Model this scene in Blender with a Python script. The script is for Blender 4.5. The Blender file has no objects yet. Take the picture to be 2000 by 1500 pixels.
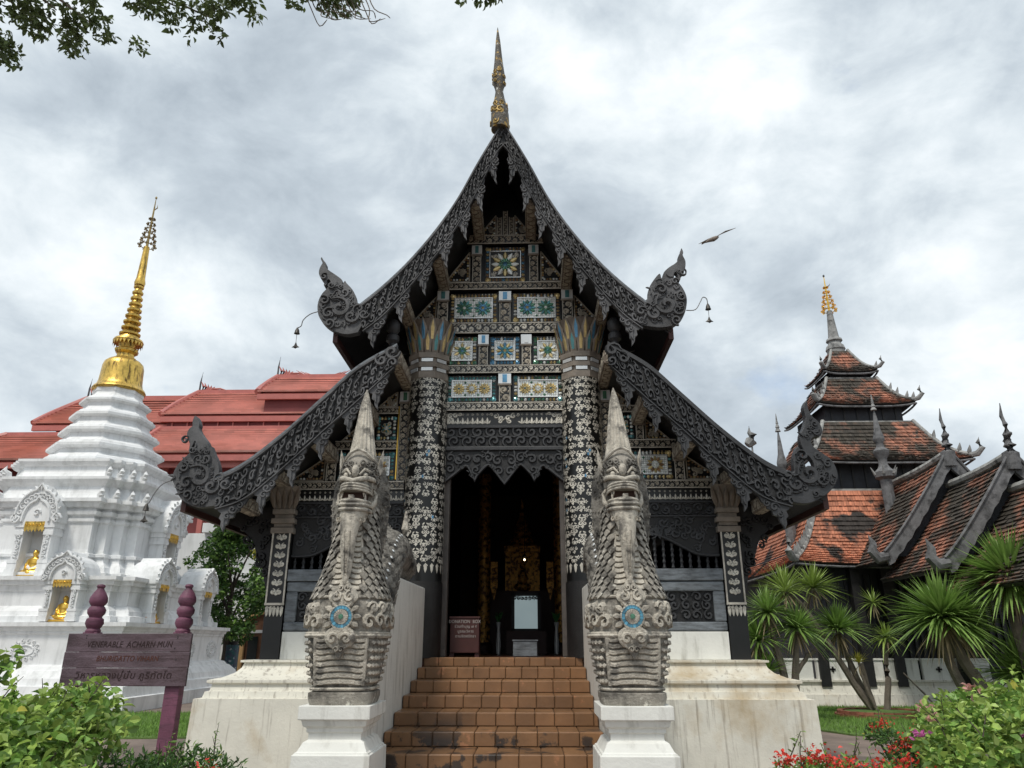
import bpy, math, random
from mathutils import Vector, Matrix
R = math.radians; PI = math.pi
sc = bpy.context.scene
col = sc.collection
rnd = random.Random(7)

# ---------------------------------------------------------------- camera
cd = bpy.data.cameras.new('camera'); cam = bpy.data.objects.new('camera', cd); col.objects.link(cam)
cd.sensor_width = 36.0; cd.lens = 36.0 * 1420 / 2000; cd.clip_end = 3000
cam.location = (.36, -10.5, 1.6)
cam.rotation_euler = (R(90) + math.atan(.3595), 0, R(1.37))
sc.camera = cam

# ---------------------------------------------------------------- sky, sun, exposure
SUN_EL, SUN_AZ = 58, 205          # degrees; azimuth clockwise from +Y (sun is behind the camera, to its left)
w = bpy.data.worlds.new('World'); sc.world = w; w.use_nodes = True
nt = w.node_tree; nt.nodes.clear()
def N(t, **k):
    n = nt.nodes.new(t)
    for a, b in k.items(): setattr(n, a, b)
    return n
def wm(op, a, b=None, c=None):
    n = N('ShaderNodeMath', operation=op)
    for i, v in enumerate((a, b, c)):
        if v is None: continue
        if isinstance(v, (int, float)): n.inputs[i].default_value = v
        else: nt.links.new(v, n.inputs[i])
    return n.outputs[0]
out = N('ShaderNodeOutputWorld'); bg = N('ShaderNodeBackground'); nt.links.new(bg.outputs[0], out.inputs[0])
sky = N('ShaderNodeTexSky', sky_type='NISHITA'); sky.sun_disc = False
sky.sun_elevation = R(SUN_EL); sky.sun_rotation = R(SUN_AZ); sky.dust_density = 2.0
skm = N('ShaderNodeVectorMath', operation='SCALE'); skm.inputs[3].default_value = .13
nt.links.new(sky.outputs[0], skm.inputs[0])
tc = N('ShaderNodeTexCoord'); sep = N('ShaderNodeSeparateXYZ'); nt.links.new(tc.outputs['Generated'], sep.inputs[0])
def cloud(scale, detail, off, dist=.0, rough=.55):
    mp = N('ShaderNodeMapping'); mp.inputs['Location'].default_value = off; mp.inputs['Scale'].default_value = (1, 1, 1.55)
    nt.links.new(tc.outputs['Generated'], mp.inputs[0])
    n = N('ShaderNodeTexNoise'); n.inputs['Scale'].default_value = scale; n.inputs['Detail'].default_value = detail
    n.inputs['Roughness'].default_value = rough; n.inputs['Distortion'].default_value = dist
    nt.links.new(mp.outputs[0], n.inputs['Vector']); return n.outputs['Fac']
def wramp(v, stops):
    r = N('ShaderNodeValToRGB'); e = r.color_ramp.elements
    while len(e) < len(stops): e.new(.5)
    for i, (p, c) in enumerate(stops): e[i].position = p; e[i].color = (*c, 1)
    nt.links.new(v, r.inputs[0]); return r.outputs[0]
big = cloud(2.0, 9, (3.1, 1.7, 0), .25)
fine = cloud(6.5, 9, (7.3, .2, 0), .3, .6)
body = wm('ADD', wm('MULTIPLY', big, .66), wm('MULTIPLY', fine, .34))
ccol = wramp(body, [(.36, (.29, .335, .38)), (.44, (.385, .435, .48)), (.505, (.50, .55, .585)), (.57, (.615, .655, .68)), (.65, (.75, .765, .775))])
hole = wramp(cloud(3.2, 7, (1.3, 5.2, 0), .2), [(.61, (0, 0, 0)), (.74, (.7, .7, .7))])
mx = N('ShaderNodeMix', data_type='RGBA')
nt.links.new(hole, mx.inputs[0]); nt.links.new(ccol, mx.inputs[6]); nt.links.new(skm.outputs[0], mx.inputs[7])
nt.links.new(mx.outputs[2], bg.inputs[0]); bg.inputs[1].default_value = 1.0

sd = bpy.data.lights.new('sun', 'SUN'); sun = bpy.data.objects.new('sun', sd); col.objects.link(sun)
sd.energy = 1.5; sd.angle = R(10); sd.color = (1, .95, .86)
az, el = R(SUN_AZ), R(SUN_EL)
sdir = Vector((math.sin(az) * math.cos(el), math.cos(az) * math.cos(el), math.sin(el)))
sun.rotation_euler = sdir.to_track_quat('Z', 'Y').to_euler(); sun.location = (0, -20, 40)
vs = sc.view_settings
vs.view_transform = 'Standard'; vs.look = 'None'; vs.gamma = 1; vs.use_curve_mapping = False; vs.exposure = .62

# ---------------------------------------------------------------- mesh helpers
def wloc(o):
    v = Vector((0, 0, 0))
    while o: v += o.location; o = o.parent
    return v
def thing(name, label, cat, loc=(0, 0, 0), group=None):
    o = bpy.data.objects.new(name, None); col.objects.link(o); o.location = loc; o.empty_display_size = .2
    return tag(o, label, cat, group)
def tag(o, label, cat, group=None):
    o['label'] = label; o['category'] = cat
    if group: o['group'] = group
    return o
def stuff(o): o['kind'] = 'stuff'; return o
class MB:
    def __init__(s): s.v = []; s.f = []; s.m = []; s.mi = 0
    def add(s, vs, fs):
        b = len(s.v); s.v += [tuple(p) for p in vs]
        for f in fs: s.f.append([i + b for i in f]); s.m.append(s.mi)
    def box(s, x0, x1, y0, y1, z0, z1):
        s.add([(x0,y0,z0),(x1,y0,z0),(x1,y1,z0),(x0,y1,z0),(x0,y0,z1),(x1,y0,z1),(x1,y1,z1),(x0,y1,z1)],
              [(3,2,1,0),(4,5,6,7),(0,1,5,4),(1,2,6,5),(2,3,7,6),(3,0,4,7)]); return s
    def obox(s, c, U, V, W):      # oriented box: centre and three half vectors
        c, U, V, W = map(Vector, (c, U, V, W))
        s.add([c-U-V-W, c+U-V-W, c+U+V-W, c-U+V-W, c-U-V+W, c+U-V+W, c+U+V+W, c-U+V+W],
              [(3,2,1,0),(4,5,6,7),(0,1,5,4),(1,2,6,5),(2,3,7,6),(3,0,4,7)]); return s
    def prism(s, poly, a, b, ax='y'):   # 2D polygon extruded; ax y: (x,z), x: (y,z), z: (x,y)
        n = len(poly)
        def P(p, t): return (p[0], t, p[1]) if ax == 'y' else ((t, p[0], p[1]) if ax == 'x' else (p[0], p[1], t))
        s.add([P(p, a) for p in poly] + [P(p, b) for p in poly],
              [list(range(n)), list(range(2*n-1, n-1, -1))] + [(i, n+i, n+(i+1) % n, (i+1) % n) for i in range(n)]); return s
    def strip(s, A, B, y0, y1):   # board between two polylines of (x,z), y0..y1, made of quads
        n = len(A)
        vs = [(p[0], y0, p[1]) for p in A] + [(p[0], y0, p[1]) for p in B] + [(p[0], y1, p[1]) for p in A] + [(p[0], y1, p[1]) for p in B]
        fs = []
        for i in range(n-1):
            fs += [(i, i+1, n+i+1, n+i), (2*n+i, 3*n+i, 3*n+i+1, 2*n+i+1), (i, 2*n+i, 2*n+i+1, i+1), (n+i, n+i+1, 3*n+i+1, 3*n+i)]
        fs += [(0, n, 3*n, 2*n), (n-1, 3*n-1, 4*n-1, 2*n-1)]
        s.add(vs, fs); return s
    def loft(s, rings, cap=True, closed=True):
        n = len(rings[0]); vs = [p for r in rings for p in r]; fs = []
        for i in range(len(rings)-1):
            for j in range(n if closed else n-1):
                fs.append((i*n+j, i*n+(j+1) % n, (i+1)*n+(j+1) % n, (i+1)*n+j))
        if cap and closed: fs += [list(range(n-1, -1, -1)), list(range((len(rings)-1)*n, len(rings)*n))]
        s.add(vs, fs); return s
    def lathe(s, prof, c=(0, 0, 0), n=16, ph=0, flute=0, nf=12):
        rings = []
        for r, z in prof:
            rings.append([(c[0]+r*(1+flute*math.cos(nf*a))*math.cos(a), c[1]+r*(1+flute*math.cos(nf*a))*math.sin(a), c[2]+z) for a in [ph+2*PI*k/n for k in range(n)]])
        return s.loft(rings)
    def tube(s, pts, rad, n=8, up=(0, 0, 1), flat=1.0):
        pts = [Vector(p) for p in pts]; rings = []
        for i, p in enumerate(pts):
            d = (pts[min(i+1, len(pts)-1)] - pts[max(i-1, 0)]).normalized()
            a = d.cross(Vector(up))
            if a.length < .05: a = d.cross(Vector((1, 0, 0)))
            a.normalize(); b = a.cross(d)
            r = rad[i] if isinstance(rad, (list, tuple)) else rad
            rings.append([p + a*(r*flat*math.cos(2*PI*k/n)) + b*(r*math.sin(2*PI*k/n)) for k in range(n)])
        return s.loft(rings)
    def blob(s, c, r, n=10, m=6, M=None):
        rings = []
        for i in range(m+1):
            t = -PI/2 + PI*i/m; q = max(math.cos(t), .02)
            ring = [Vector((r[0]*q*math.cos(2*PI*k/n), r[1]*q*math.sin(2*PI*k/n), r[2]*math.sin(t))) for k in range(n)]
            if M: ring = [M @ p for p in ring]
            rings.append([p + Vector(c) for p in ring])
        return s.loft(rings)
    def build(s, name, mats, parent=None, smooth=False, ang=40, local=False):
        o_ = Vector((0, 0, 0)) if local else wloc(parent)
        me = bpy.data.meshes.new(name)
        me.from_pydata([(p[0]-o_.x, p[1]-o_.y, p[2]-o_.z) for p in s.v], [], s.f)
        if not isinstance(mats, (list, tuple)): mats = [mats]
        for m_ in mats: me.materials.append(m_)
        if len(mats) > 1: me.polygons.foreach_set('material_index', s.m)
        if smooth:
            me.polygons.foreach_set('use_smooth', [True]*len(me.polygons)); me.set_sharp_from_angle(angle=R(ang))
        me.update()
        o = bpy.data.objects.new(name, me); col.objects.link(o); o.parent = parent
        return o
def fixn(o):      # consistent outward normals
    import bmesh
    bm = bmesh.new(); bm.from_mesh(o.data); bmesh.ops.recalc_face_normals(bm, faces=bm.faces); bm.to_mesh(o.data); bm.free(); return o
def bevel(o, wd=.01, seg=2):
    m = o.modifiers.new('bevel', 'BEVEL'); m.width = wd; m.segments = seg; m.limit_method = 'ANGLE'; return o
def cat(pts, k=4, closed=False):      # Catmull-Rom through 2D points
    n = len(pts); o = []
    rng = range(n if closed else n-1)
    for i in rng:
        g = (lambda j: pts[j % n]) if closed else (lambda j: pts[min(max(j, 0), n-1)])
        p0, p1, p2, p3 = g(i-1), g(i), g(i+1), g(i+2)
        for q in range(k):
            t = q/k
            o.append(tuple(.5*(2*b+(c-a)*t+(2*a-5*b+4*c-d)*t*t+(3*b-a-3*c+d)*t**3) for a, b, c, d in zip(p0, p1, p2, p3)))
    if not closed: o.append(tuple(pts[-1]))
    return o
def lerp(a, b, t): return tuple(x+(y-x)*t for x, y in zip(a, b))
def along(pl, t):     # point on polyline at 0..1 by index length
    L = [0]
    for i in range(1, len(pl)): L.append(L[-1]+math.dist(pl[i-1], pl[i]))
    d = max(0, min(1, t))*L[-1]
    for i in range(1, len(pl)):
        if d <= L[i]+1e-9: return lerp(pl[i-1], pl[i], (d-L[i-1])/max(L[i]-L[i-1], 1e-9))
    return tuple(pl[-1])
def plen(pl): return sum(math.dist(pl[i-1], pl[i]) for i in range(1, len(pl)))

# ornament strokes drawn through a mapping (a, b, h) -> 3D
def ribbon(mb, mf, pts, wid, h, flat=False):
    n = len(pts); vs = []
    for i, p in enumerate(pts):
        q, r = pts[min(i+1, n-1)], pts[max(i-1, 0)]
        dx, dy = q[0]-r[0], q[1]-r[1]; l = math.hypot(dx, dy) or 1
        w_ = wid[i]; nx, ny = -dy/l*w_, dx/l*w_
        if flat: vs += [mf(p[0]+nx, p[1]+ny, h), mf(p[0]-nx, p[1]-ny, h)]
        else: vs += [mf(p[0]+nx, p[1]+ny, 0), mf(p[0]+nx*.45, p[1]+ny*.45, h), mf(p[0]-nx*.45, p[1]-ny*.45, h), mf(p[0]-nx, p[1]-ny, 0)]
    k = 2 if flat else 4; fs = []
    for i in range(n-1):
        for j in range(k-1): fs.append((i*k+j, i*k+j+1, (i+1)*k+j+1, (i+1)*k+j))
    mb.add(vs, fs)
def curl(mb, mf, cx, cy, size, rot=0, flip=1, h=.02, flat=False, turns=1.25, wd=.15, n=13):
    pts = []; wid = []
    for i in range(n):
        t = i/(n-1); a = rot+flip*turns*2*PI*t; r = .5*size*(1-.86*t**.8)
        pts.append((cx+r*math.cos(a), cy+r*math.sin(a)))
        wid.append(size*wd*(.12+math.sin(PI*min(1, t*.86+.06))**.8) if t < .97 else size*wd*.5)
    ribbon(mb, mf, pts, wid, h, flat)
def leaf(mb, mf, cx, cy, L, rot, h=.02, flat=False, wd=.22, bend=.25):
    pts = []; wid = []
    for i in range(6):
        t = i/5; a = rot+bend*(t-.5)*2
        pts.append((cx+L*t*math.cos(a), cy+L*t*math.sin(a))); wid.append(L*wd*(math.sin(PI*(t*.92+.06))**.9))
    ribbon(mb, mf, pts, wid, h, flat)
def flower(mb, mf, cx, cy, r, n=6, h=.01, flat=False, wd=.34):
    for k in range(n): leaf(mb, mf, cx+r*.2*math.cos(2*PI*k/n), cy+r*.2*math.sin(2*PI*k/n), r*.8, 2*PI*k/n, h, flat, wd, 0)
def vine(mb, mf, L, W, h=.02, flat=False, st=None, seed=0, wd=.15):
    rr = random.Random(seed); st = st or W*.78; n = max(1, round(L/st)); st = L/n
    for i in range(n):
        x = (i+.5)*st; up = i % 2
        cy = W*(.40 if up else .60); fl = 1 if up else -1
        curl(mb, mf, x, cy, min(st, W)*.92, rr.uniform(-.2, .2)+(PI if up else PI), fl, h, flat, wd=wd)
        leaf(mb, mf, x-st*.4, W*(.86 if up else .14), W*.36, rr.uniform(-.3, .3), h, flat)
        leaf(mb, mf, x+st*.2, W*(.84 if up else .16), W*.3, PI*.1*fl, h, flat)
        leaf(mb, mf, x+st*.42, W*(.1 if up else .9), W*.28, PI-.4*fl, h, flat)
def plane_xz(x0, z0, y, sx=1): return lambda a, b, h: (x0+sx*a, y-h, z0+b)

# ---------------------------------------------------------------- materials
MAT = {}
def mat(name, c, rough=.7, var=.2, scale=4, bump=0, bscale=30, metal=0, spec=.5, isl=0, orand=0, c2=None, c2t=(.5, .6), c2s=2, stretch=None,
        c3=None, c3t=(.55, .65), c3s=6, st3=None, emit=0, world=False, sss=0, coat=0, zfade=None):
    m = bpy.data.materials.new(name); m.use_nodes = True; t = m.node_tree; b = t.nodes['Principled BSDF']
    L = t.links.new
    def nn(ty, **k):
        n = t.nodes.new(ty)
        for a, v in k.items(): setattr(n, a, v)
        return n
    src = nn('ShaderNodeNewGeometry').outputs['Position'] if world else nn('ShaderNodeTexCoord').outputs['Object']
    def noise(s, st=None, det=6, off=0):
        mp = nn('ShaderNodeMapping'); L(src, mp.inputs[0]); mp.inputs['Location'].default_value = (off, off*.7, off*1.3)
        if st: mp.inputs['Scale'].default_value = st
        n = nn('ShaderNodeTexNoise'); n.inputs['Scale'].default_value = s; n.inputs['Detail'].default_value = det; n.inputs['Roughness'].default_value = .62
        L(mp.outputs[0], n.inputs['Vector']); return n.outputs['Fac']
    def rng(v, a, b_, lo=0, hi=1):
        n = nn('ShaderNodeMapRange'); L(v, n.inputs[0])
        for i, q in zip((1, 2, 3, 4), (a, b_, lo, hi)): n.inputs[i].default_value = q
        return n.outputs[0]
    def mixc(f, a, b_, mode='MIX'):
        n = nn('ShaderNodeMix', data_type='RGBA', blend_type=mode)
        if isinstance(f, float): n.inputs[0].default_value = f
        else: L(f, n.inputs[0])
        for i, q in ((6, a), (7, b_)):
            if isinstance(q, tuple): n.inputs[i].default_value = (*q, 1)
            else: L(q, n.inputs[i])
        return n.outputs[2]
    cc = c
    if c2:
        f = rng(noise(c2s, stretch, 8, 3.1), *c2t)
        if zfade:
            sp = nn('ShaderNodeSeparateXYZ'); L(src, sp.inputs[0]); mu = nn('ShaderNodeMath', operation='MULTIPLY')
            L(f, mu.inputs[0]); L(rng(sp.outputs[2], *zfade), mu.inputs[1]); f = mu.outputs[0]
        cc = mixc(f, cc, c2)
    if c3: cc = mixc(rng(noise(c3s, st3, 8, 9.7), *c3t), cc, c3)
    if var:
        v = rng(noise(scale, None, 7), .3, .7, 1-var, 1+var)
        cb_ = nn('ShaderNodeCombineColor'); [L(v, cb_.inputs[i]) for i in range(3)]
        cc = mixc(1.0, cc, cb_.outputs[0], 'MULTIPLY')
    if isl or orand:
        rsrc = nn('ShaderNodeNewGeometry').outputs['Random Per Island'] if isl else nn('ShaderNodeObjectInfo').outputs['Random']
        k = isl or orand; v = rng(rsrc, 0, 1, 1-k, 1+k)
        cb_ = nn('ShaderNodeCombineColor'); [L(v, cb_.inputs[i]) for i in range(3)]
        cc = mixc(1.0, cc, cb_.outputs[0], 'MULTIPLY')
    if isinstance(cc, tuple): b.inputs['Base Color'].default_value = (*cc, 1)
    else: L(cc, b.inputs['Base Color'])
    b.inputs['Roughness'].default_value = rough; b.inputs['Metallic'].default_value = metal
    b.inputs['Specular IOR Level'].default_value = spec; b.inputs['Coat Weight'].default_value = coat
    if sss:
        b.inputs['Subsurface Weight'].default_value = 0
        tr = nn('ShaderNodeBsdfTranslucent'); ad = nn('ShaderNodeMixShader'); ad.inputs[0].default_value = sss
        if isinstance(cc, tuple): tr.inputs[0].default_value = (*cc, 1)
        else: L(cc, tr.inputs[0])
        L(b.outputs[0], ad.inputs[1]); L(tr.outputs[0], ad.inputs[2]); L(ad.outputs[0], t.nodes['Material Output'].inputs[0])
    if emit:
        b.inputs['Emission Strength'].default_value = emit; b.inputs['Emission Color'].default_value = (*c, 1)
    if bump:
        bp = nn('ShaderNodeBump'); bp.inputs['Strength'].default_value = min(1, bump); bp.inputs['Distance'].default_value = .02*max(1, bump)
        L(noise(bscale, None, 8, 1.7), bp.inputs['Height']); L(bp.outputs[0], b.inputs['Normal'])
    MAT[name] = m; return m
blackwood = mat('black_wood', (.012, .0115, .012), .55, .4, 6, .3, 40)
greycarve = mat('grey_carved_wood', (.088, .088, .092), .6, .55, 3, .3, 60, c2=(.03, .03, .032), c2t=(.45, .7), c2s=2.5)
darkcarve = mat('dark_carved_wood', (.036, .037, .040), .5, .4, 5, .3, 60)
greywood = mat('weathered_grey_wood', (.17, .19, .21), .65, .3, 4, .4, 50, c2=(.05, .055, .06), c2t=(.45, .72), c2s=5, stretch=(1, 1, 6))
lacquer = mat('black_lacquer', (.007, .007, .007), .35, .3, 8)
silver = mat('stencil_silver', (.60, .57, .50), .5, .4, 6, 0, metal=.25)
silverdim = mat('stencil_dim', (.40, .355, .285), .55, .4, 6, metal=.2)
fillet = mat('pale_fillet', (.54, .50, .43), .5, .35, 9, metal=.2)
brownwood = mat('carved_brown_wood', (.17, .135, .105), .65, .4, 5, .3, 40)
capwood = mat('capital_grey_brown', (.24, .205, .17), .6, .35, 5, .3, 40)
gold = mat('gold', (.66, .44, .11), .36, .3, 7, .3, 30, metal=.85, c2=(.16, .10, .035), c2t=(.52, .64), c2s=4, stretch=(3, 3, .5))
goldleaf = mat('bright_gold', (.78, .50, .10), .3, .15, 6, metal=.85)
j_gold = mat('mosaic_gold', (.55, .43, .20), .3, .3, 12, metal=.5, isl=.4)
j_green = mat('mosaic_green', (.085, .22, .14), .22, .3, 12, metal=.3, isl=.45)
j_teal = mat('mosaic_teal', (.10, .28, .30), .22, .3, 12, metal=.35, isl=.45)
j_blue = mat('mosaic_blue', (.11, .28, .44), .18, .3, 12, metal=.4, isl=.4)
j_white = mat('mosaic_white', (.78, .81, .78), .25, .15, 12, metal=.15, isl=.25)
j_brown = mat('mosaic_brown', (.26, .16, .08), .3, .3, 12, metal=.3, isl=.4)
JM = [j_gold, j_green, j_teal, j_blue, j_white, j_brown]
mirrorw = mat('white_mirror_bar', (.78, .80, .80), .15, .1, 5, metal=.3)
roofdark = mat('dark_roof_shingle', (.05, .045, .042), .8, .4, 5, .5, 30)
eavered = mat('eave_dark_red', (.05, .016, .013), .6, .4, 4)
plaster = mat('white_plaster', (.74, .74, .70), .85, .06, 3, .25, 25, c2=(.36, .35, .31), c2t=(.52, .78), c2s=2.2, stretch=(3, 3, .5))
creampl = mat('cream_plaster', (.72, .70, .62), .85, .08, 3, .25, 20, c2=(.30, .27, .23), c2t=(.54, .72), c2s=7, stretch=(2.4, 2.4, .12), c3=(.46, .36, .22), c3t=(.54, .74), c3s=1.0, st3=(1, 1, .8))
chedw = mat('chedi_white', (.76, .77, .775), .7, .06, 3, .15, 14, c2=(.56, .57, .57), c2t=(.48, .72), c2s=2, stretch=(2.2, 2.2, .25), c3=(.50, .505, .49), c3t=(.58, .80), c3s=1.2)
stone = mat('weathered_stone', (.50, .46, .39), .85, .3, 9, .8, 60, c2=(.16, .148, .13), c2t=(.48, .62), c2s=7, c3=(.66, .61, .52), c3t=(.55, .68), c3s=14)
stonemid = mat('grey_stained_shade_stone', (.31, .285, .245), .85, .35, 10, .8, 60, c2=(.10, .092, .08), c2t=(.46, .62), c2s=6, c3=(.60, .57, .50), c3t=(.57, .68), c3s=16)  # stains plus a darker tone painting shade on the neck behind the beard
stonedk = mat('dark_lichen_stone', (.22, .205, .18), .9, .4, 10, 1.0, 60, c2=(.045, .042, .038), c2t=(.45, .62), c2s=6, c3=(.36, .33, .28), c3t=(.60, .70), c3s=14)
# ---------------------------------------------------------------- ground
paving = mat('worn_paving', (.20, .155, .13), .85, .3, 1.5, .5, 12, c2=(.11, .09, .075), c2t=(.48, .66), c2s=.9, world=True)
lawnsoil = mat('lawn_soil', (.10, .17, .04), .95, .35, 3, .6, 30, world=True)
grassm = mat('grass_blade', (.19, .33, .07), .7, .2, 2, isl=.4, sss=.3, world=True)
g = MB(); S = 900
g.add([(-S, -S, 0), (S, -S, 0), (S, S, 0), (-S, S, 0)], [(0, 1, 2, 3)])
o = g.build('ground', paving); o['kind'] = 'structure'
def lawn(poly, n, seed):
    rr = random.Random(seed)
    m = MB(); m.prism(poly, .004, .03, 'z'); o = fixn(m.build('lawn', lawnsoil)); o['kind'] = 'structure'
    xs = [p[0] for p in poly]; ys = [p[1] for p in poly]
    def inside(x, y):
        c = False; j = len(poly)-1
        for i in range(len(poly)):
            if (poly[i][1] > y) != (poly[j][1] > y) and x < (poly[j][0]-poly[i][0])*(y-poly[i][1])/(poly[j][1]-poly[i][1])+poly[i][0]: c = not c
            j = i
        return c
    b = MB(); k = 0
    while k < n:
        x, y = rr.uniform(min(xs), max(xs)), rr.uniform(min(ys), max(ys))
        if not inside(x, y): continue
        k += 1; a = rr.uniform(0, 2*PI); h = rr.uniform(.04, .10); w_ = rr.uniform(.006, .012); dx, dy = math.cos(a), math.sin(a)
        ln = rr.uniform(.1, .6)*h; e = rr.uniform(0, 2*PI)
        b.add([(x-dx*w_, y-dy*w_, .028), (x+dx*w_, y+dy*w_, .028), (x+ln*math.cos(e), y+ln*math.sin(e), .028+h)], [(0, 1, 2)])
    q = b.build('grass', grassm); q['kind'] = 'stuff'; q['label'] = 'short green lawn grass blades'
lawn([(5.4, 7.2), (6.4, 4.7), (7.7, 4.3), (10, 4.2), (16, 4.2), (16, 11.2), (6.0, 11.2)], 26000, 3)
lawn([(-10.2, 8.9), (-9.6, 4.6), (-7, 3.9), (-4.6, 4.1), (-4.6, 9.0)], 14000, 4)

# ---------------------------------------------------------------- the temple hall
temple = thing('temple_hall', 'black timber temple hall with steep carved gable, mosaic panels and hooked eaves', 'temple', (0, 0, 0))
UP_TOP = cat([(.0, 9.24), (.11, 9.06), (.40, 8.48), (.68, 7.87), (1.0, 7.32), (1.37, 6.81), (1.72, 6.42), (2.03, 6.13)], 5)
UP_IN = cat([(.0, 8.82), (.1, 8.68), (.29, 8.22), (.58, 7.58), (.9, 7.02), (1.32, 6.42), (1.66, 5.98), (1.95, 5.72)], 5)
LO_TOP = cat([(1.46, 5.52), (1.98, 5.20), (2.4, 4.78), (2.9, 4.27), (3.4, 3.84), (3.75, 3.66)], 6)
LO_IN = cat([(1.48, 5.18), (1.94, 4.70), (2.33, 4.32), (2.83, 3.81), (3.31, 3.38), (3.69, 3.24)], 6)
BY = -1.2
def mir(pl, s): return [(s*x, z) for x, z in pl]
# base, left and right of the stairs
def base_side(s):
    x0, prof = 1.36*s, [(0, 3.83, -.88), (.98, 3.80, -.86), (.985, 3.72, -.80), (1.06, 3.70, -.78), (1.065, 3.66, -.74), (1.14, 3.64, -.72),
                       (1.16, 3.70, -.76), (1.19, 3.70, -.76), (1.22, 3.55, -.64), (1.27, 3.44, -.54), (1.33, 3.38, -.48), (1.39, 3.36, -.46), (1.395, 3.40, -.5), (1.42, 3.40, -.5)]
    m = MB(); m.loft([[(x0, y, z), (s*x, y, z), (s*x, 14.5, z), (x0, 14.5, z)] for z, x, y in prof])
    fixn(m.build('base_plinth', creampl, temple))
    m = MB(); m.box(*sorted((s*1.36, s*3.02)), -.12, .3, 1.42, 1.775); bevel(m.build('low_wall', plaster, temple), .008)
for s in (-1, 1): base_side(s)
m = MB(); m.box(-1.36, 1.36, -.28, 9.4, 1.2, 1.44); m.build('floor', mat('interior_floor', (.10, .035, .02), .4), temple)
# roofs
def roof_half(s, top, back, name, th=.14):
    bot = [(x, z-th) for x, z in top]
    m = MB(); m.strip(mir(top, s), mir(bot, s), BY+.075, back); o = fixn(m.build(name, [roofdark], temple))
    # eave edge board
    x, z = top[-1]; m = MB(); m.box(*sorted((s*(x-.03), s*(x+.035))), BY+.08, back, z-th-.1, z-.02); m.build('eave_board', eavered, o)
    # underside boards
    m = MB(); m.strip([(px, pz-.004) for px, pz in mir(bot, s)], [(px, pz-.03) for px, pz in mir(bot, s)], BY+.09, back-.02); fixn(m.build('soffit', blackwood, o))
ut2 = UP_TOP + [(2.2, 5.98), (2.36, 5.86)]; lt2 = LO_TOP + [(4.0, 3.55), (4.16, 3.48)]
for s in (-1, 1):
    roof_half(s, ut2, 14, 'upper_roof'); roof_half(s, lt2, 14.2, 'aisle_roof')
    m = MB(); m.box(*sorted((s*1.42, s*1.52)), .06, 13.8, 5.0, 6.35); m.build('clerestory_wall', blackwood, temple)
    m = MB(); m.box(*sorted((s*3.12, s*3.26)), .1, 13.8, 1.42, 3.6); m.build('side_wall', blackwood, temple)
m = MB(); m.box(-3.2, 3.2, 13.7, 13.8, 1.42, 6.3); m.build('back_wall', blackwood, temple)
# gable backing walls
gw = [(0, 8.95)] + [(x, z-.2) for x, z in UP_TOP[2:]] + [(1.95, 5.9), (1.5, 5.9), (1.5, 4.3), (0, 4.3)]
m = MB(); m.prism(gw + [(-x, z) for x, z in reversed(gw)][1:-1], .02, .07); fixn(m.build('gable_wall', lacquer, temple))
for s in (-1, 1):
    aw = [(1.45, 5.3)] + [(x, z-.2) for x, z in LO_TOP[2:]] + [(3.75, 3.4), (3.1, 3.4), (3.1, 3.5), (1.45, 3.5)]
    m = MB(); m.prism(mir(aw, s), .02, .07); fixn(m.build('aisle_gable_wall', lacquer, temple))

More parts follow.
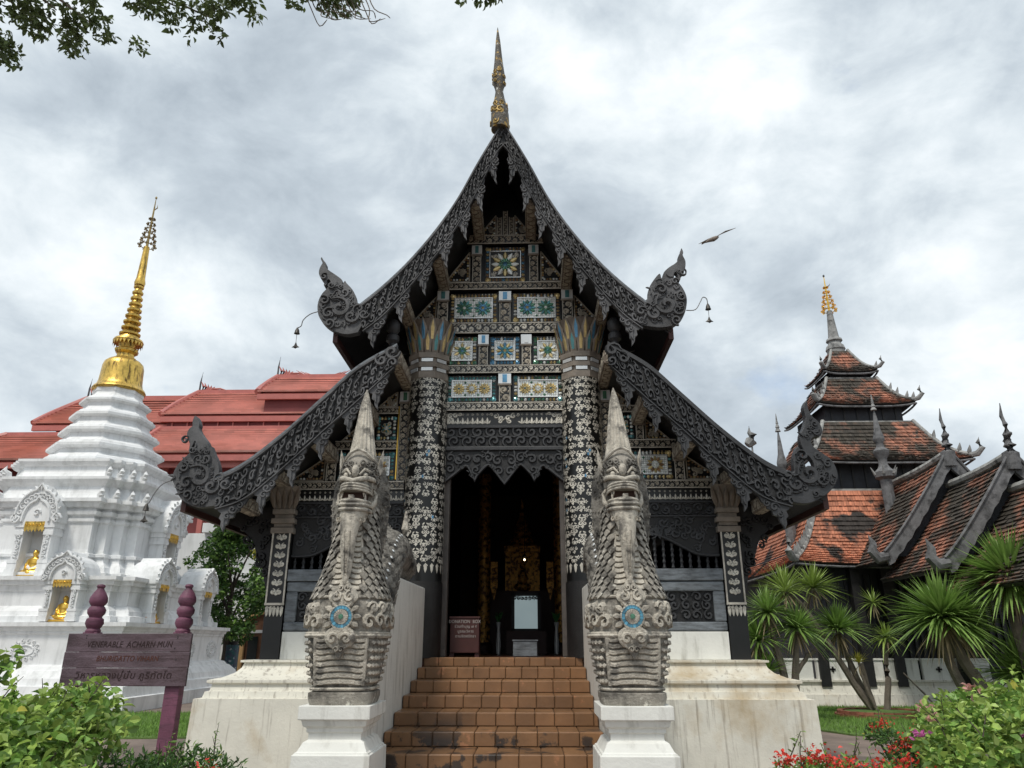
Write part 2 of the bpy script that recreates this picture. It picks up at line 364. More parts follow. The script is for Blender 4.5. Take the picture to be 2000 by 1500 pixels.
# bargeboards
def barge(s, top, inn, name, carve, npend, tip_curl=False):
    A, B = mir(top, s), mir(inn, s); L = plen(top); W = .36
    m = MB(); m.strip(A, B, BY, BY+.06); b = fixn(m.build(name, blackwood, temple))  # solid black board paints the dark of pierced holes behind the scrolls
    def mf(a, t, h):
        p, q = along(A, a/L), along(B, a/L); r = lerp(p, q, t/W); return (r[0], BY-.002-h, r[1])
    m = MB(); rr = random.Random(5+s+len(name))
    # two interlaced rows of scrolls
    n = round(L/.15)
    for i in range(n):
        x = (i+.5)*L/n
        for k, (cy, fl) in enumerate(((.09, 1), (.18, -1), (.275, 1))):
            sz = rr.uniform(.095, .135)
            curl(m, mf, x+(k-1)*.05+rr.uniform(-.015, .015), cy+rr.uniform(-.012, .012), sz, rr.uniform(-.5, .5)+PI*k, fl*(1 if i % 2 else -1), rr.uniform(.03, .045), wd=.17, turns=1.15)
        leaf(m, mf, x-.06, .135, .09, rr.uniform(-.6, .6), .04); leaf(m, mf, x+.02, .06, .08, rr.uniform(-.5, .9), .035)
        leaf(m, mf, x-.05, .31, .085, rr.uniform(-.8, .3), .035); leaf(m, mf, x+.06, .225, .08, rr.uniform(2.2, 4), .03)
    ribbon(m, mf, [(L*i/40, .022) for i in range(41)], [.026]*41, .05); ribbon(m, mf, [(L*i/40, .345) for i in range(41)], [.013]*41, .04)
    stuff(m.build('scroll_carving', carve, b))
    # roof edge capping
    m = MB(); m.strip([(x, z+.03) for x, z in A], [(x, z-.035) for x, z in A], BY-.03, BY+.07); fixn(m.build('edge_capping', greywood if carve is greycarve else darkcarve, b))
    # hanging flame pendants on the inner edge
    for k in range(npend):
        t = (k+.55)/npend; p = along(B, t); q = along(B, min(1, t+.03)); dx, dz = q[0]-p[0], q[1]-p[1]; l = math.hypot(dx, dz); dx /= l; dz /= l
        out_ = [(-.20, .04), (-.16, -.03), (-.10, -.04), (-.09, -.1), (-.03, -.11), (-.01, -.17), (.05, -.17), (.075, -.24), (.11, -.25), (.13, -.33), (.16, -.24), (.15, -.17), (.18, -.12), (.15, -.06), (.19, -.02), (.2, .04)]
        sg = 1
        # local frame: u along the edge downward, v away from the board (towards the gable centre/below)
        vx, vz = (-abs(dz)*s, -abs(dx))
        pl = []
        for u, v in out_:
            a_, b_ = p[0]+dx*u, p[1]+dz*u
            pl.append((a_+vx*(-v)*.35*1.0, b_+v*.9))
        m = MB(); m.prism(pl, BY-.01, BY+.04); c_ = fixn(m.build('flame_pendant', carve, b))
        m = MB(); mf2 = lambda a, t, h: (p[0]+a, BY-.012-h, p[1]+t)
        curl(m, mf2, vx*.02, -.05, .13, 0, s, .02); curl(m, mf2, vx*.05+dx*.07, -.14, .09, 1, -s, .02); curl(m, mf2, -dx*.1, -.0, .1, 2, s, .02); leaf(m, mf2, vx*.05+dx*.1, -.18, .12, -PI/2-.2, .02)
        m.build('pendant_scroll', carve, b)
    return b
def hook(name, outline, carve, s, seeds, eye=None):
    pl = cat(outline, 3)
    m = MB(); m.prism(pl, BY-.015, BY+.10); h_ = fixn(m.build(name, carve, temple)); bevel(h_, .012, 2)
    m = MB(); mf = lambda a, t, h: (a, BY-.017-h, t)
    for cx, cz, sz, rot, fl in seeds: curl(m, mf, cx, cz, sz, rot, fl, .04, wd=.13, n=18)
    rh = random.Random(len(seeds)+s); xs = [q[0] for q in pl]; zs = [q[1] for q in pl]
    def ins(x, y):
        c = False; j = len(pl)-1
        for i in range(len(pl)):
            if (pl[i][1] > y) != (pl[j][1] > y) and x < (pl[j][0]-pl[i][0])*(y-pl[i][1])/(pl[j][1]-pl[i][1])+pl[i][0]: c = not c
            j = i
        return c
    k = 0
    for _ in range(1500):
        x, z, r_ = rh.uniform(min(xs), max(xs)), rh.uniform(min(zs), max(zs)), rh.uniform(.035, .07)
        if k < 46 and all(ins(x+r_*math.cos(q), z+r_*math.sin(q)) for q in (0, 1.05, 2.1, 3.14, 4.2, 5.25)):
            k += 1
            if k % 3: curl(m, mf, x, z, r_*1.9, rh.uniform(0, 6), rh.choice((-1, 1)), rh.uniform(.012, .028), wd=.16)
            else: leaf(m, mf, x-r_*.5, z, r_*1.8, rh.uniform(0, 6), .02)
    stuff(m.build('scroll_relief', carve, h_)); return h_
HUL = [(-2.02, 5.73), (-2.16, 5.7), (-2.28, 5.72), (-2.41, 5.78), (-2.52, 5.87), (-2.6, 5.99), (-2.63, 6.13), (-2.62, 6.24), (-2.58, 6.34), (-2.52, 6.42), (-2.48, 6.49), (-2.48, 6.54), (-2.51, 6.57), (-2.53, 6.54), (-2.53, 6.49), (-2.56, 6.46), (-2.57, 6.49), (-2.56, 6.52), (-2.61, 6.57), (-2.65, 6.64), (-2.66, 6.7), (-2.65, 6.76), (-2.63, 6.81), (-2.62, 6.84), (-2.65, 6.9), (-2.64, 6.93), (-2.61, 6.88), (-2.57, 6.83), (-2.56, 6.76), (-2.51, 6.71), (-2.44, 6.66), (-2.36, 6.6), (-2.31, 6.55), (-2.3, 6.48), (-2.27, 6.54), (-2.24, 6.5), (-2.15, 6.4), (-2.1, 6.3), (-2.08, 6.22), (-2.05, 6.18), (-1.98, 6.15), (-1.92, 5.96)]
HUR = [(1.93, 5.8), (2.15, 5.76), (2.32, 5.77), (2.45, 5.83), (2.54, 5.94), (2.59, 6.09), (2.6, 6.23), (2.56, 6.36), (2.5, 6.46), (2.45, 6.52), (2.45, 6.59), (2.48, 6.62), (2.5, 6.57), (2.51, 6.51), (2.54, 6.51), (2.53, 6.55), (2.58, 6.6), (2.62, 6.69), (2.63, 6.8), (2.6, 6.89), (2.61, 6.94), (2.59, 7.01), (2.57, 6.94), (2.54, 6.89), (2.53, 6.82), (2.48, 6.76), (2.39, 6.7), (2.31, 6.62), (2.27, 6.52), (2.25, 6.60), (2.18, 6.53), (2.1, 6.41), (2.07, 6.32), (2.05, 6.2), (1.94, 6.16)]
HLL = [(-3.65, 3.31), (-3.87, 3.28), (-4.03, 3.31), (-4.17, 3.4), (-4.26, 3.54), (-4.32, 3.67), (-4.3, 3.8), (-4.24, 3.9), (-4.15, 4.0), (-4.1, 4.08), (-4.08, 4.14), (-4.1, 4.17), (-4.12, 4.11), (-4.14, 4.06), (-4.16, 4.08), (-4.16, 4.13), (-4.2, 4.2), (-4.22, 4.27), (-4.2, 4.34), (-4.16, 4.38), (-4.17, 4.44), (-4.15, 4.52), (-4.11, 4.49), (-4.07, 4.4), (-4.07, 4.34), (-4.01, 4.25), (-3.93, 4.16), (-3.89, 4.07), (-3.87, 4.1), (-3.83, 4.02), (-3.76, 3.9), (-3.72, 3.79), (-3.71, 3.71), (-3.66, 3.66), (-3.58, 3.7)]
HLR = [(3.63, 3.33), (3.87, 3.29), (4.07, 3.36), (4.22, 3.47), (4.32, 3.62), (4.32, 3.75), (4.27, 3.87), (4.16, 3.96), (4.07, 4.04), (4.05, 4.12), (4.1, 4.17), (4.18, 4.18), (4.22, 4.27), (4.18, 4.38), (4.1, 4.47), (4.07, 4.58), (4.07, 4.68), (4.01, 4.58), (4.02, 4.43), (3.97, 4.29), (3.92, 4.2), (3.91, 4.07), (3.96, 3.95), (4.03, 3.85), (4.04, 3.74), (3.99, 3.66), (3.94, 3.75), (3.91, 3.93), (3.87, 4.05), (3.8, 3.93), (3.78, 3.8), (3.77, 3.7), (3.63, 3.72)]
def hseeds(s, cx, cz, k=1):
    return [(s*(cx-.02), cz, .36*k, 2.2, s), (s*(cx+.13), cz-.08, .2*k, .5, -s), (s*(cx-.2), cz-.13, .26*k, 1, s), (s*(cx-.08), cz+.24, .18*k, 3, -s), (s*(cx-.3), cz-.02, .18*k, 4, s),
            (s*(cx+.2), cz+.12, .16*k, 2, s), (s*(cx+.1), cz-.24, .17*k, 5, -s), (s*(cx+.12), cz+.36, .12*k, 0, s), (s*(cx+.24), cz+.5, .12*k, 1, -s), (s*(cx-.38), cz-.1, .17, 0, s)]
for s, ho, lo in ((-1, HUL, HLL), (1, HUR, HLR)):
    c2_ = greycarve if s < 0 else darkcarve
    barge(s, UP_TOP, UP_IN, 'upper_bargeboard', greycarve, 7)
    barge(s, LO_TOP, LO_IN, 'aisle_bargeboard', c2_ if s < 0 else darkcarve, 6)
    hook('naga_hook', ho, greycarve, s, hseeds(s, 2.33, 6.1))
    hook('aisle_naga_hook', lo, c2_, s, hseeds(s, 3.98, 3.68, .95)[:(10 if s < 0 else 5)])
    # rounded head of the aisle board with its own big scrolls
    m = MB(); mf = lambda a, t, h: (a, BY-.02-h, t)
    for cx, cz, sz, r_, f_ in ((1.52, 5.42, .24, 0, 1), (1.66, 5.30, .2, 2, -1), (1.50, 5.26, .16, 4, 1)): curl(m, mf, s*cx, cz, sz, r_, f_*s, .04)
    m.build('head_scroll', c2_, temple)
# ridge finial
FIN = [(.145, 9.15), (.15, 9.30), (.145, 9.45), (.115, 9.62), (.085, 9.75), (.065, 9.88), (.075, 9.94), (.095, 10.0), (.105, 10.08), (.10, 10.22), (.085, 10.36), (.07, 10.5), (.055, 10.7), (.04, 10.9), (.02, 11.08), (.004, 11.2)]
m = MB(); m.loft([[(-.045-.012*(z-9.15)*2.2+r*math.cos(2*PI*k/14)*.95, BY+r*math.sin(2*PI*k/14), z) for k in range(14)] for r, z in FIN])
fin = m.build('ridge_finial', mat('gilded_glass_finial', (.085, .075, .06), .55, .4, 9, .8, 50, metal=.3, c2=(.42, .27, .07), c2t=(.56, .62), c2s=9, c3=(.5, .5, .46), c3t=(.62, .66), c3s=14), temple, True)
m = MB(); rr = random.Random(2)
for i in range(34):
    z = rr.choice((rr.uniform(9.2, 9.6), rr.uniform(10.0, 10.3))); a = rr.uniform(0, 2*PI); r = .5*(along([(q, 0) for q, _ in FIN], 0)[0])
    for (ra, za), (rb, zb) in zip(FIN, FIN[1:]):
        if za <= z <= zb: r = ra+(rb-ra)*(z-za)/(zb-za)
    cx = -.045-.012*(z-9.15)*2.2
    f = lambda u, v, h, a=a, r=r, z=z, cx=cx: (cx+(r+h)*math.cos(a+u/max(r, .03)), BY+(r+h)*math.sin(a+u/max(r, .03)), z+v)
    curl(m, f, 0, 0, r*.8, rr.uniform(0, 6), rr.choice((-1, 1)), .012)
stuff(m.build('gilded_scroll', mat('aged_gilt', (.34, .235, .08), .45, .4, 12, metal=.6), fin))

# ---- columns with stencilled scrollwork
def column(s):
    cx, cy, r = 1.155*s, -.08, .285
    m = MB(); m.lathe([(r, 1.44), (r, 5.4)], (cx, cy, 0), 32); c = m.build('column', lacquer, temple, True)
    m = MB(); m.lathe([(r+.012, 1.445), (r+.012, 2.42)], (cx, cy, 0), 40, 0, .012, 20); m.build('fluted_foot', blackwood, c, True)
    mf = lambda a, b, h: (cx+(r+.004+h)*math.sin(a/r), cy-(r+.004+h)*math.cos(a/r), b)
    m = MB(); rr = random.Random(11); cell = 2*PI*r/14
    for i in range(14):
        if abs(((i+.5)*cell/r+PI) % (2*PI)-PI) > 2.1: continue
        for j in range(24):
            if rr.random() < .06: continue
            x = (i+.5)*cell+rr.uniform(-.014, .014); z = 2.66+(j+.5)*.1135+rr.uniform(-.014, .014); kk = rr.uniform(.8, 1.3)
            if rr.random() < .05: flower(m, mf, x, z, .05, rr.choice((5, 6, 8)), .003, True); continue
            ph = (i+j) % 2
            for q in (-1, 1):
                curl(m, mf, x+q*.032, z+.022*(1 if ph else -1), .062*kk, (PI/2 if ph else -PI/2)+rr.uniform(-.3, .3), q*(1 if ph else -1), .003, True, 1.2, .115, 11)
                leaf(m, mf, x+q*.011, z-.04*(1 if ph else -1), .046, PI/2+q*rr.uniform(.8, 1.1) if ph else -PI/2+q*.9, .003, True)
            leaf(m, mf, x, z-.05, .055, PI/2, .003, True, .25, 0)
            if rr.random() < .55: flower(m, mf, x+cell/2, z+rr.uniform(-.03, .03), .03, 5, .003, True)
    for k in range(20):
        a = (k-10)*2*PI*r/20
        if abs(a/r) < 2.1:
            leaf(m, mf, a, 2.66, .13, -PI/2, .003, True, .16, 0); curl(m, mf, a, 2.62, .06, 0, 1, .003, True)
    stuff(m.build('stencil_scrollwork', silver, c))
    m = MB()
    for k in range(9):
        a, z = rr.uniform(-1.2, 1.2)*r, rr.uniform(2.8, 5.2); p = mf(a, z, .004); q = .018
        m.add([mf(a-q, z, .006), mf(a, z-q*1.6, .006), mf(a+q, z, .006), mf(a, z+q*1.6, .006)], [(0, 1, 2, 3)])
    m.build('mirror_chip', j_blue, c)
    # banded necking
    m = MB()
    for z0, z1, rr_ in ((5.36, 5.46, .315), (5.46, 5.53, .285), (5.53, 5.60, .325), (5.60, 5.68, .292), (5.68, 5.76, .33)): m.lathe([(rr_, z0), (rr_, z1)], (cx, cy, 0), 8, PI/8)
    nk = m.build('necking_band', capwood, temple)
    for z in (5.495, 5.64):
        for a in (-.78, 0, .78):
            m = MB(); ca, sa = math.sin(a), -math.cos(a); rr_ = .292
            m.obox((cx+ca*rr_, cy+sa*rr_, z), (-sa*.085, ca*.085, 0), (ca*.008, sa*.008, 0), (0, 0, .026)); m.build('mirror_bar', mirrorw, nk)
    # lotus capital
    m = MB(); m.lathe([(.26, 5.76), (.29, 5.95), (.36, 6.22), (.37, 6.3)], (cx, cy, 0), 16); cp = m.build('lotus_capital', brownwood, temple, True)
    for row, (n, z0, h, rb, rt) in enumerate(((16, 5.76, .34, .28, .36), (16, 5.92, .40, .31, .40))):
        for k in range(n):
            a = 2*PI*(k+.5*row)/n
            if math.cos(a) < -.4: continue
            ca, sa = math.sin(a), -math.cos(a); hw = .055
            def P(u, t, e=0): rr_ = rb+(rt-rb)*t+e; return (cx+ca*rr_+(-sa)*u, cy+sa*rr_+ca*u, z0+h*t)
            m = MB()
            m.add([P(-hw*.8, 0), P(hw*.8, 0), P(hw*1.1, .55), P(0, 1, .02), P(-hw*1.1, .55), P(-hw*.35, .12, .012), P(hw*.35, .12, .012), P(hw*.5, .55, .015), P(0, .85, .025), P(-hw*.5, .55, .015)],
                  [(0, 1, 6, 5), (1, 2, 7, 6), (2, 3, 8, 7), (3, 4, 9, 8), (4, 0, 5, 9)])
            m.mi = 1; m.add([P(-hw*.35, .12, .013), P(hw*.35, .12, .013), P(hw*.5, .55, .016), P(0, .85, .026), P(-hw*.5, .55, .016)], [(0, 1, 2, 3, 4)])
            m.build('lotus_petal', [capwood, (j_blue, j_gold)[(k+row) % 2] if row else (j_gold, j_teal)[k % 2]], cp)
for s in (-1, 1): column(s)

# ---- beams, posts, mosaic panels
def beam(x0, x1, z0, z1, y=-.09, carve=silverdim, nm='tie_beam', seed=0, st=None):
    m = MB(); m.box(x0, x1, y, .03, z0, z1); b = m.build(nm, lacquer, temple)
    m = MB(); vine(m, plane_xz(x0, z0+.014, y-.001), x1-x0, z1-z0-.028, .008, False, st, seed, .17); stuff(m.build('vine_carving', carve, b))
    m = MB(); m.box(x0, x1, y-.014, y-.001, z0, z0+.014); m.box(x0, x1, y-.014, y-.001, z1-.014, z1); m.build('edge_fillet', fillet, b)
    return b
def post(x0, x1, z0, z1, y=-.08, glass=None, gz=None):
    m = MB(); m.box(x0, x1, y, .03, z0, z1); b = m.build('gable_post', lacquer, temple)
    top = z1
    if glass:
        m = MB(); h = min(.16, (z1-z0)*.4); m.box(x0-.012, x1+.012, y-.025, y-.002, z1-h, z1); m.mi = 1; xm = (x0+x1)/2; w_ = (x1-x0)*.2
        m.box(xm-w_, xm+w_, y-.034, y-.026, z1-h+.02, z1-.015); m.mi = 2; m.box(x0-.02, x1+.02, y-.03, y-.002, z1-h-.03, z1-h)
        m.build('mirror_cap', [mirrorw, glass, capwood], b); top = z1-h-.03
    m = MB(); vine(m, lambda a, q, h: (x0+.01+q, y-.001-h, z0+a), top-z0, x1-x0-.02, .008, False, None, 3, .18); stuff(m.build('vine_carving', silverdim, b))
    m = MB(); m.box(x0, x0+.011, y-.012, y-.001, z0, top); m.box(x1-.011, x1, y-.012, y-.001, z0, top); m.build('edge_fillet', fillet, b)
def jewel(m, x, z, y, rx, rz, mi, n=6):
    m.mi = mi; m.add([(x, y-.014, z)] + [(x+rx*math.cos(2*PI*k/n), y, z+rz*math.sin(2*PI*k/n)) for k in range(n)], [(0, 1+k, 1+(k+1) % n) for k in range(n)])
def rosette(parent, x, z, y, r, n, cols, yc):
    m = MB(); mf = lambda a, b, h: (a, y-h, b)
    for k in range(n):
        a = 2*PI*k/n; m.mi = cols[0] if k % 2 or cols[1] < 0 else cols[1]
        leaf(m, mf, x+r*.42*math.cos(a), z+r*.42*math.sin(a), r*.6, a, .012, False, .30, 0)
    for k in range(n):
        a = 2*PI*(k+.5)/n; m.mi = cols[2]; leaf(m, mf, x+r*.16*math.cos(a), z+r*.16*math.sin(a), r*.36, a, .016, False, .3, 0)
    jewel(m, x, z, y-.008, r*.2, r*.2, yc, 8)
    m.build('rosette', JM, parent)
def panel(x0, x1, z0, z1, nros, ground, rc, border, seed=0, y=-.04, frame=True, nb=10):
    rr = random.Random(seed)
    m = MB(); m.box(x0, x1, y, .03, z0, z1); p = m.build('mosaic_panel', lacquer, temple)
    bw = min(.082, (z1-z0)*.19); n1 = max(3, round((x1-x0)/.055)); n2 = max(3, round((z1-z0)/.055)); m = MB()
    for k in range(n1):
        for zz_ in (z0+bw*.52, z1-bw*.52): jewel(m, x0+(k+.5)*(x1-x0)/n1, zz_, y-.001, .021, bw*.34, rr.choice(border))
        for zz_ in (z0+.012, z1-.012): jewel(m, x0+(k+.5)*(x1-x0)/n1, zz_, y-.001, .012, .010, 4 if rr.random() < .3 else 5)
    for k in range(1, n2-1):
        for xx in (x0+bw*.52, x1-bw*.52): jewel(m, xx, z0+(k+.5)*(z1-z0)/n2, y-.001, bw*.34, .021, rr.choice(border))
    for xx in (x0+bw*.5, x1-bw*.5):
        for zz_ in (z0+bw*.5, z1-bw*.5): jewel(m, xx, zz_, y-.006, bw*.45, bw*.45, border[0], 8)
    stuff(m.build('mosaic_border', JM, p))
    a0, a1, b0, b1 = x0+bw*1.06, x1-bw*1.06, z0+bw*1.06, z1-bw*1.06
    if ground is not None:
        m = MB(); nx, nz = max(2, round((a1-a0)/.03)), max(2, round((b1-b0)/.03))
        for i in range(nx):
            for j in range(nz):
                u0, u1, v0, v1 = a0+(a1-a0)*(i+.06)/nx, a0+(a1-a0)*(i+.94)/nx, b0+(b1-b0)*(j+.06)/nz, b0+(b1-b0)*(j+.94)/nz
                q = [rr.uniform(0, .004) for _ in range(4)]
                m.add([(u0, y-.004-q[0], v0), (u1, y-.004-q[1], v0), (u1, y-.004-q[2], v1), (u0, y-.004-q[3], v1)], [(0, 1, 2, 3)])
        stuff(m.build('mosaic_ground', j_white, p))
    else:
        m = MB(); mf = lambda a, b, h: (a, y-.002-h, b)
        for qx in (a0+.06, a1-.06):
            for qz in (b0+.06, b1-.06):
                for k in range(3): curl(m, mf, qx+rr.uniform(-.03, .03), qz+rr.uniform(-.03, .03), .07, rr.uniform(0, 6), 1, .006)
        m.build('corner_scroll', silver, p)
    if frame:
        m = MB()
        for q in ((a0-.012, a1+.012, b0-.012, b0), (a0-.012, a1+.012, b1, b1+.012), (a0-.012, a0, b0, b1), (a1, a1+.012, b0, b1)): m.box(q[0], q[1], y-.02, y-.001, q[2], q[3])
        m.build('panel_frame', mirrorw, p)
    rw = (a1-a0)/nros; r_ = min(rw, b1-b0)*.47
    for k in range(nros):
        c_ = rc[k % len(rc)]; rosette(p, a0+(k+.5)*rw, (b0+b1)/2, y-.010, r_, 12, c_[:3], c_[3])
    if nros > 1:
        m = MB()
        for k in range(1, nros):
            for zz_ in (b0+.03, b1-.03): jewel(m, a0+k*rw, zz_, y-.01, .022, .022, 1, 4)
        m.build('mosaic_diamond', JM, p)
def tri(pts, seed=0, y=-.03):
    m = MB(); m.prism(pts, y, .03); t = fixn(m.build('triangular_panel', lacquer, temple))
    m = MB(); mf = lambda a, b, h: (a, y-.001-h, b)
    for i in range(3):
        p, q = pts[i], pts[(i+1) % 3]; ribbon(m, mf, [p, q], [.012, .012], .014)
    m.build('edge_fillet', silverdim, t)
    cx, cz = sum(p[0] for p in pts)/3, sum(p[1] for p in pts)/3; rr = random.Random(seed); m = MB()
    for i in range(3):
        p, q = pts[i], pts[(i+1) % 3]; n = max(2, int(math.dist(p, q)/.06))
        for k in range(n):
            a, b = lerp(lerp(p, q, (k+.5)/n), (cx, cz), .22); jewel(m, a, b, y-.001, .02, .02, rr.choice((4, 5, 0, 5)))
    stuff(m.build('mosaic_border', JM, t)); m = MB()
    for k in range(7): curl(m, mf, cx+rr.uniform(-.06, .06), cz+rr.uniform(-.05, .05), .08, rr.uniform(0, 6), rr.choice((-1, 1)), .008)
    m.build('scroll_carving', silverdim, t)
# bottom tier upwards (between the columns)
beam(-.90, .90, 4.92, 5.05, -.10, silver, seed=1)
panel(-.885, -.125, 5.07, 5.50, 3, 4, [(0, -1, 0, 3), (0, -1, 4, 4), (0, -1, 0, 3)], [2, 1, 4, 2], 1)
panel(.125, .885, 5.07, 5.50, 3, 4, [(0, -1, 0, 3), (0, -1, 4, 4), (0, -1, 0, 3)], [2, 1, 4, 0], 2)
post(-.085, .085, 5.06, 5.51, -.08, j_blue)
beam(-.92, .92, 5.52, 5.65, -.10, silver, seed=2)
panel(-.90, -.43, 5.67, 6.15, 1, 4, [(0, 4, 1, 3)], [1, 1, 4, 0], 3)
panel(-.235, .235, 5.67, 6.15, 1, 4, [(3, 0, 2, 0)], [3, 4, 3, 0], 4)
panel(.43, .90, 5.67, 6.15, 1, 4, [(4, 0, 1, 2)], [1, 4, 1, 0], 5)
for s in (-1, 1): post(s*.333-.07, s*.333+.07, 5.66, 6.16, -.08, j_blue if s < 0 else mirrorw)
beam(-.95, .95, 6.18, 6.36, -.11, silver, seed=3)
panel(-.88, -.12, 6.39, 6.90, 2, 4, [(1, 2, 1, 4), (1, 2, 3, 0)], [0, 4, 5, 0], 6)
panel(.12, .88, 6.39, 6.90, 2, 4, [(1, 2, 3, 0), (1, 2, 1, 4)], [0, 4, 5, 0], 7)
post(-.085, .085, 6.38, 6.91, -.08, j_blue)
for s in (-1, 1):
    post(s*.985-.08, s*.985+.08, 6.38, 6.93, -.08, j_teal)
    tri([(s*1.10, 6.40), (s*1.48, 6.40), (s*1.10, 6.86)], 5)
beam(-1.06, 1.06, 6.94, 7.07, -.11, silverdim, seed=4)
panel(-.33, .33, 7.10, 7.74, 1, None, [(0, 4, 1, 3)], [0, 5, 3, 5], 8, -.05)
for s in (-1, 1):
    post(s*.46-.07, s*.46+.07, 7.09, 7.75, -.08, j_teal)
    tri([(s*.58, 7.12), (s*.96, 7.12), (s*.58, 7.66)], 6)
beam(-.62, .62, 7.77, 7.93, -.11, silverdim, seed=5)
for x in (-.1, 0, .1): post(x-.04, x+.04, 7.95, 8.42-abs(x)*1.2, -.06)
for s in (-1, 1): tri([(s*.16, 7.96), (s*.44, 7.96), (s*.16, 8.35)], 7)
# fringe under the lowest beam
def fringe(x0, x1, z0, z1, y=-.05, centre=True):
    m = MB(); m.box(x0, x1, y, .03, z0, z1); f = m.build('fringe_board', lacquer, temple); m = MB(); mf = plane_xz(x0, z0, y-.001); L, H = x1-x0, z1-z0; n = max(4, round(L/.075))
    for k in range(n):
        x = (k+.5)*L/n
        if centre and abs(x-L/2) < .2: continue
        leaf(m, mf, x, H*.10, H*.5, PI/2, .006, False, .17, 0); leaf(m, mf, x-.012, H*.14, H*.28, PI/2+.8, .006); leaf(m, mf, x+.012, H*.14, H*.28, PI/2-.8, .006); flower(m, mf, x, H*.82, H*.1, 5, .006)
    if centre:
        for q in (-1, 1):
            for r_, (a, b, sz) in enumerate(((.05, .55, .1), (.13, .7, .09), (.07, .3, .08), (.2, .8, .06))): curl(m, mf, L/2+q*a, H*b, sz, 1.2*r_, q, .01)
            for r_, (a, b, sz) in enumerate(((.07, .7, .1), (.15, .75, .08), (.09, .45, .08), (.22, .85, .06))): curl(m, mf, L/2+q*(L/2-a), H*b, sz, 1.2*r_, -q, .01)
    stuff(m.build('fringe_leaf', silver, f))
fringe(-.89, .89, 4.70, 4.91)
# openwork beam and zigzag lambrequin over the door
m = MB(); m.box(-.89, .89, -.03, .03, 4.36, 4.69); ow = m.build('carved_door_beam', blackwood, temple)
m = MB()
for k in range(9):
    for q, zz_ in ((1, 4.60), (-1, 4.46)):
        x = -.8+k*.2+(.05 if q < 0 else 0); curl(m, plane_xz(0, 0, -.031), x, zz_, .2, PI/2*q, q, .035, wd=.14, n=16)
    leaf(m, plane_xz(0, 0, -.031), -.9+k*.2, 4.53, .14, 0, .03); leaf(m, plane_xz(0, 0, -.031), -.86+k*.2, 4.65, .1, .5, .03)
m.box(-.89, .89, -.075, -.031, 4.66, 4.70); stuff(m.build('scroll_carving', darkcarve, ow))
m = MB(); m.box(-.90, .90, -.09, .03, 4.31, 4.37); bevel(m.build('door_lintel', darkcarve, temple), .01)
zig = cat([(-.9, 3.80), (-.72, 3.95), (-.57, 4.06), (-.50, 3.98), (-.44, 3.84)], 3) + cat([(-.40, 3.92), (-.28, 4.05), (-.22, 4.07), (-.15, 3.99), (0, 3.79)], 3)
zigp = zig + [(-x, z) for x, z in reversed(zig)][1:]
m = MB(); m.prism([(-.9, 4.305), *zigp, (.9, 4.305)], -.05, .0); lb = fixn(m.build('zigzag_lambrequin', blackwood, temple))
m = MB(); mf = plane_xz(0, 0, -.051); rr = random.Random(9)
ribbon(m, mf, [(x, z+.025) for x, z in zigp], [.022]*len(zigp), .03)
for q in (-1, 1):
    for cx, cz, sz, r_, f_ in ((.08, 4.0, .15, 0, 1), (.1, 4.16, .17, 2, -1), (.24, 4.2, .16, 1, 1), (.4, 4.18, .17, 3, -1), (.42, 4.02, .15, 4, 1), (.55, 4.2, .14, 0, -1), (.68, 4.17, .17, 2, 1), (.8, 4.2, .15, 4, -1), (.8, 4.04, .15, 1, 1), (.86, 3.92, .09, 1, -1), (.31, 4.24, .09, 1, 1), (.48, 3.93, .08, 0, 1), (.02, 4.25, .08, 2, 1), (.17, 4.07, .09, 3, 1), (.63, 4.06, .08, 2, 1)):
        curl(m, mf, q*cx, cz, sz, r_ if q > 0 else PI-r_, f_*q, .03, wd=.16)
        leaf(m, mf, q*(cx+.04), cz+.05, sz*.7, rr.uniform(0, 6), .028)
stuff(m.build('scroll_carving', darkcarve, lb))
# door frame
for s in (-1, 1):
    m = MB(); m.box(*sorted((s*.80, s*.885)), .02, .2, 1.45, 4.32); bevel(m.build('door_jamb', mat('jamb_wood', (.09, .078, .07), .6, .4, 4, .3, 40) if s < 0 else MAT['jamb_wood'], temple), .008)
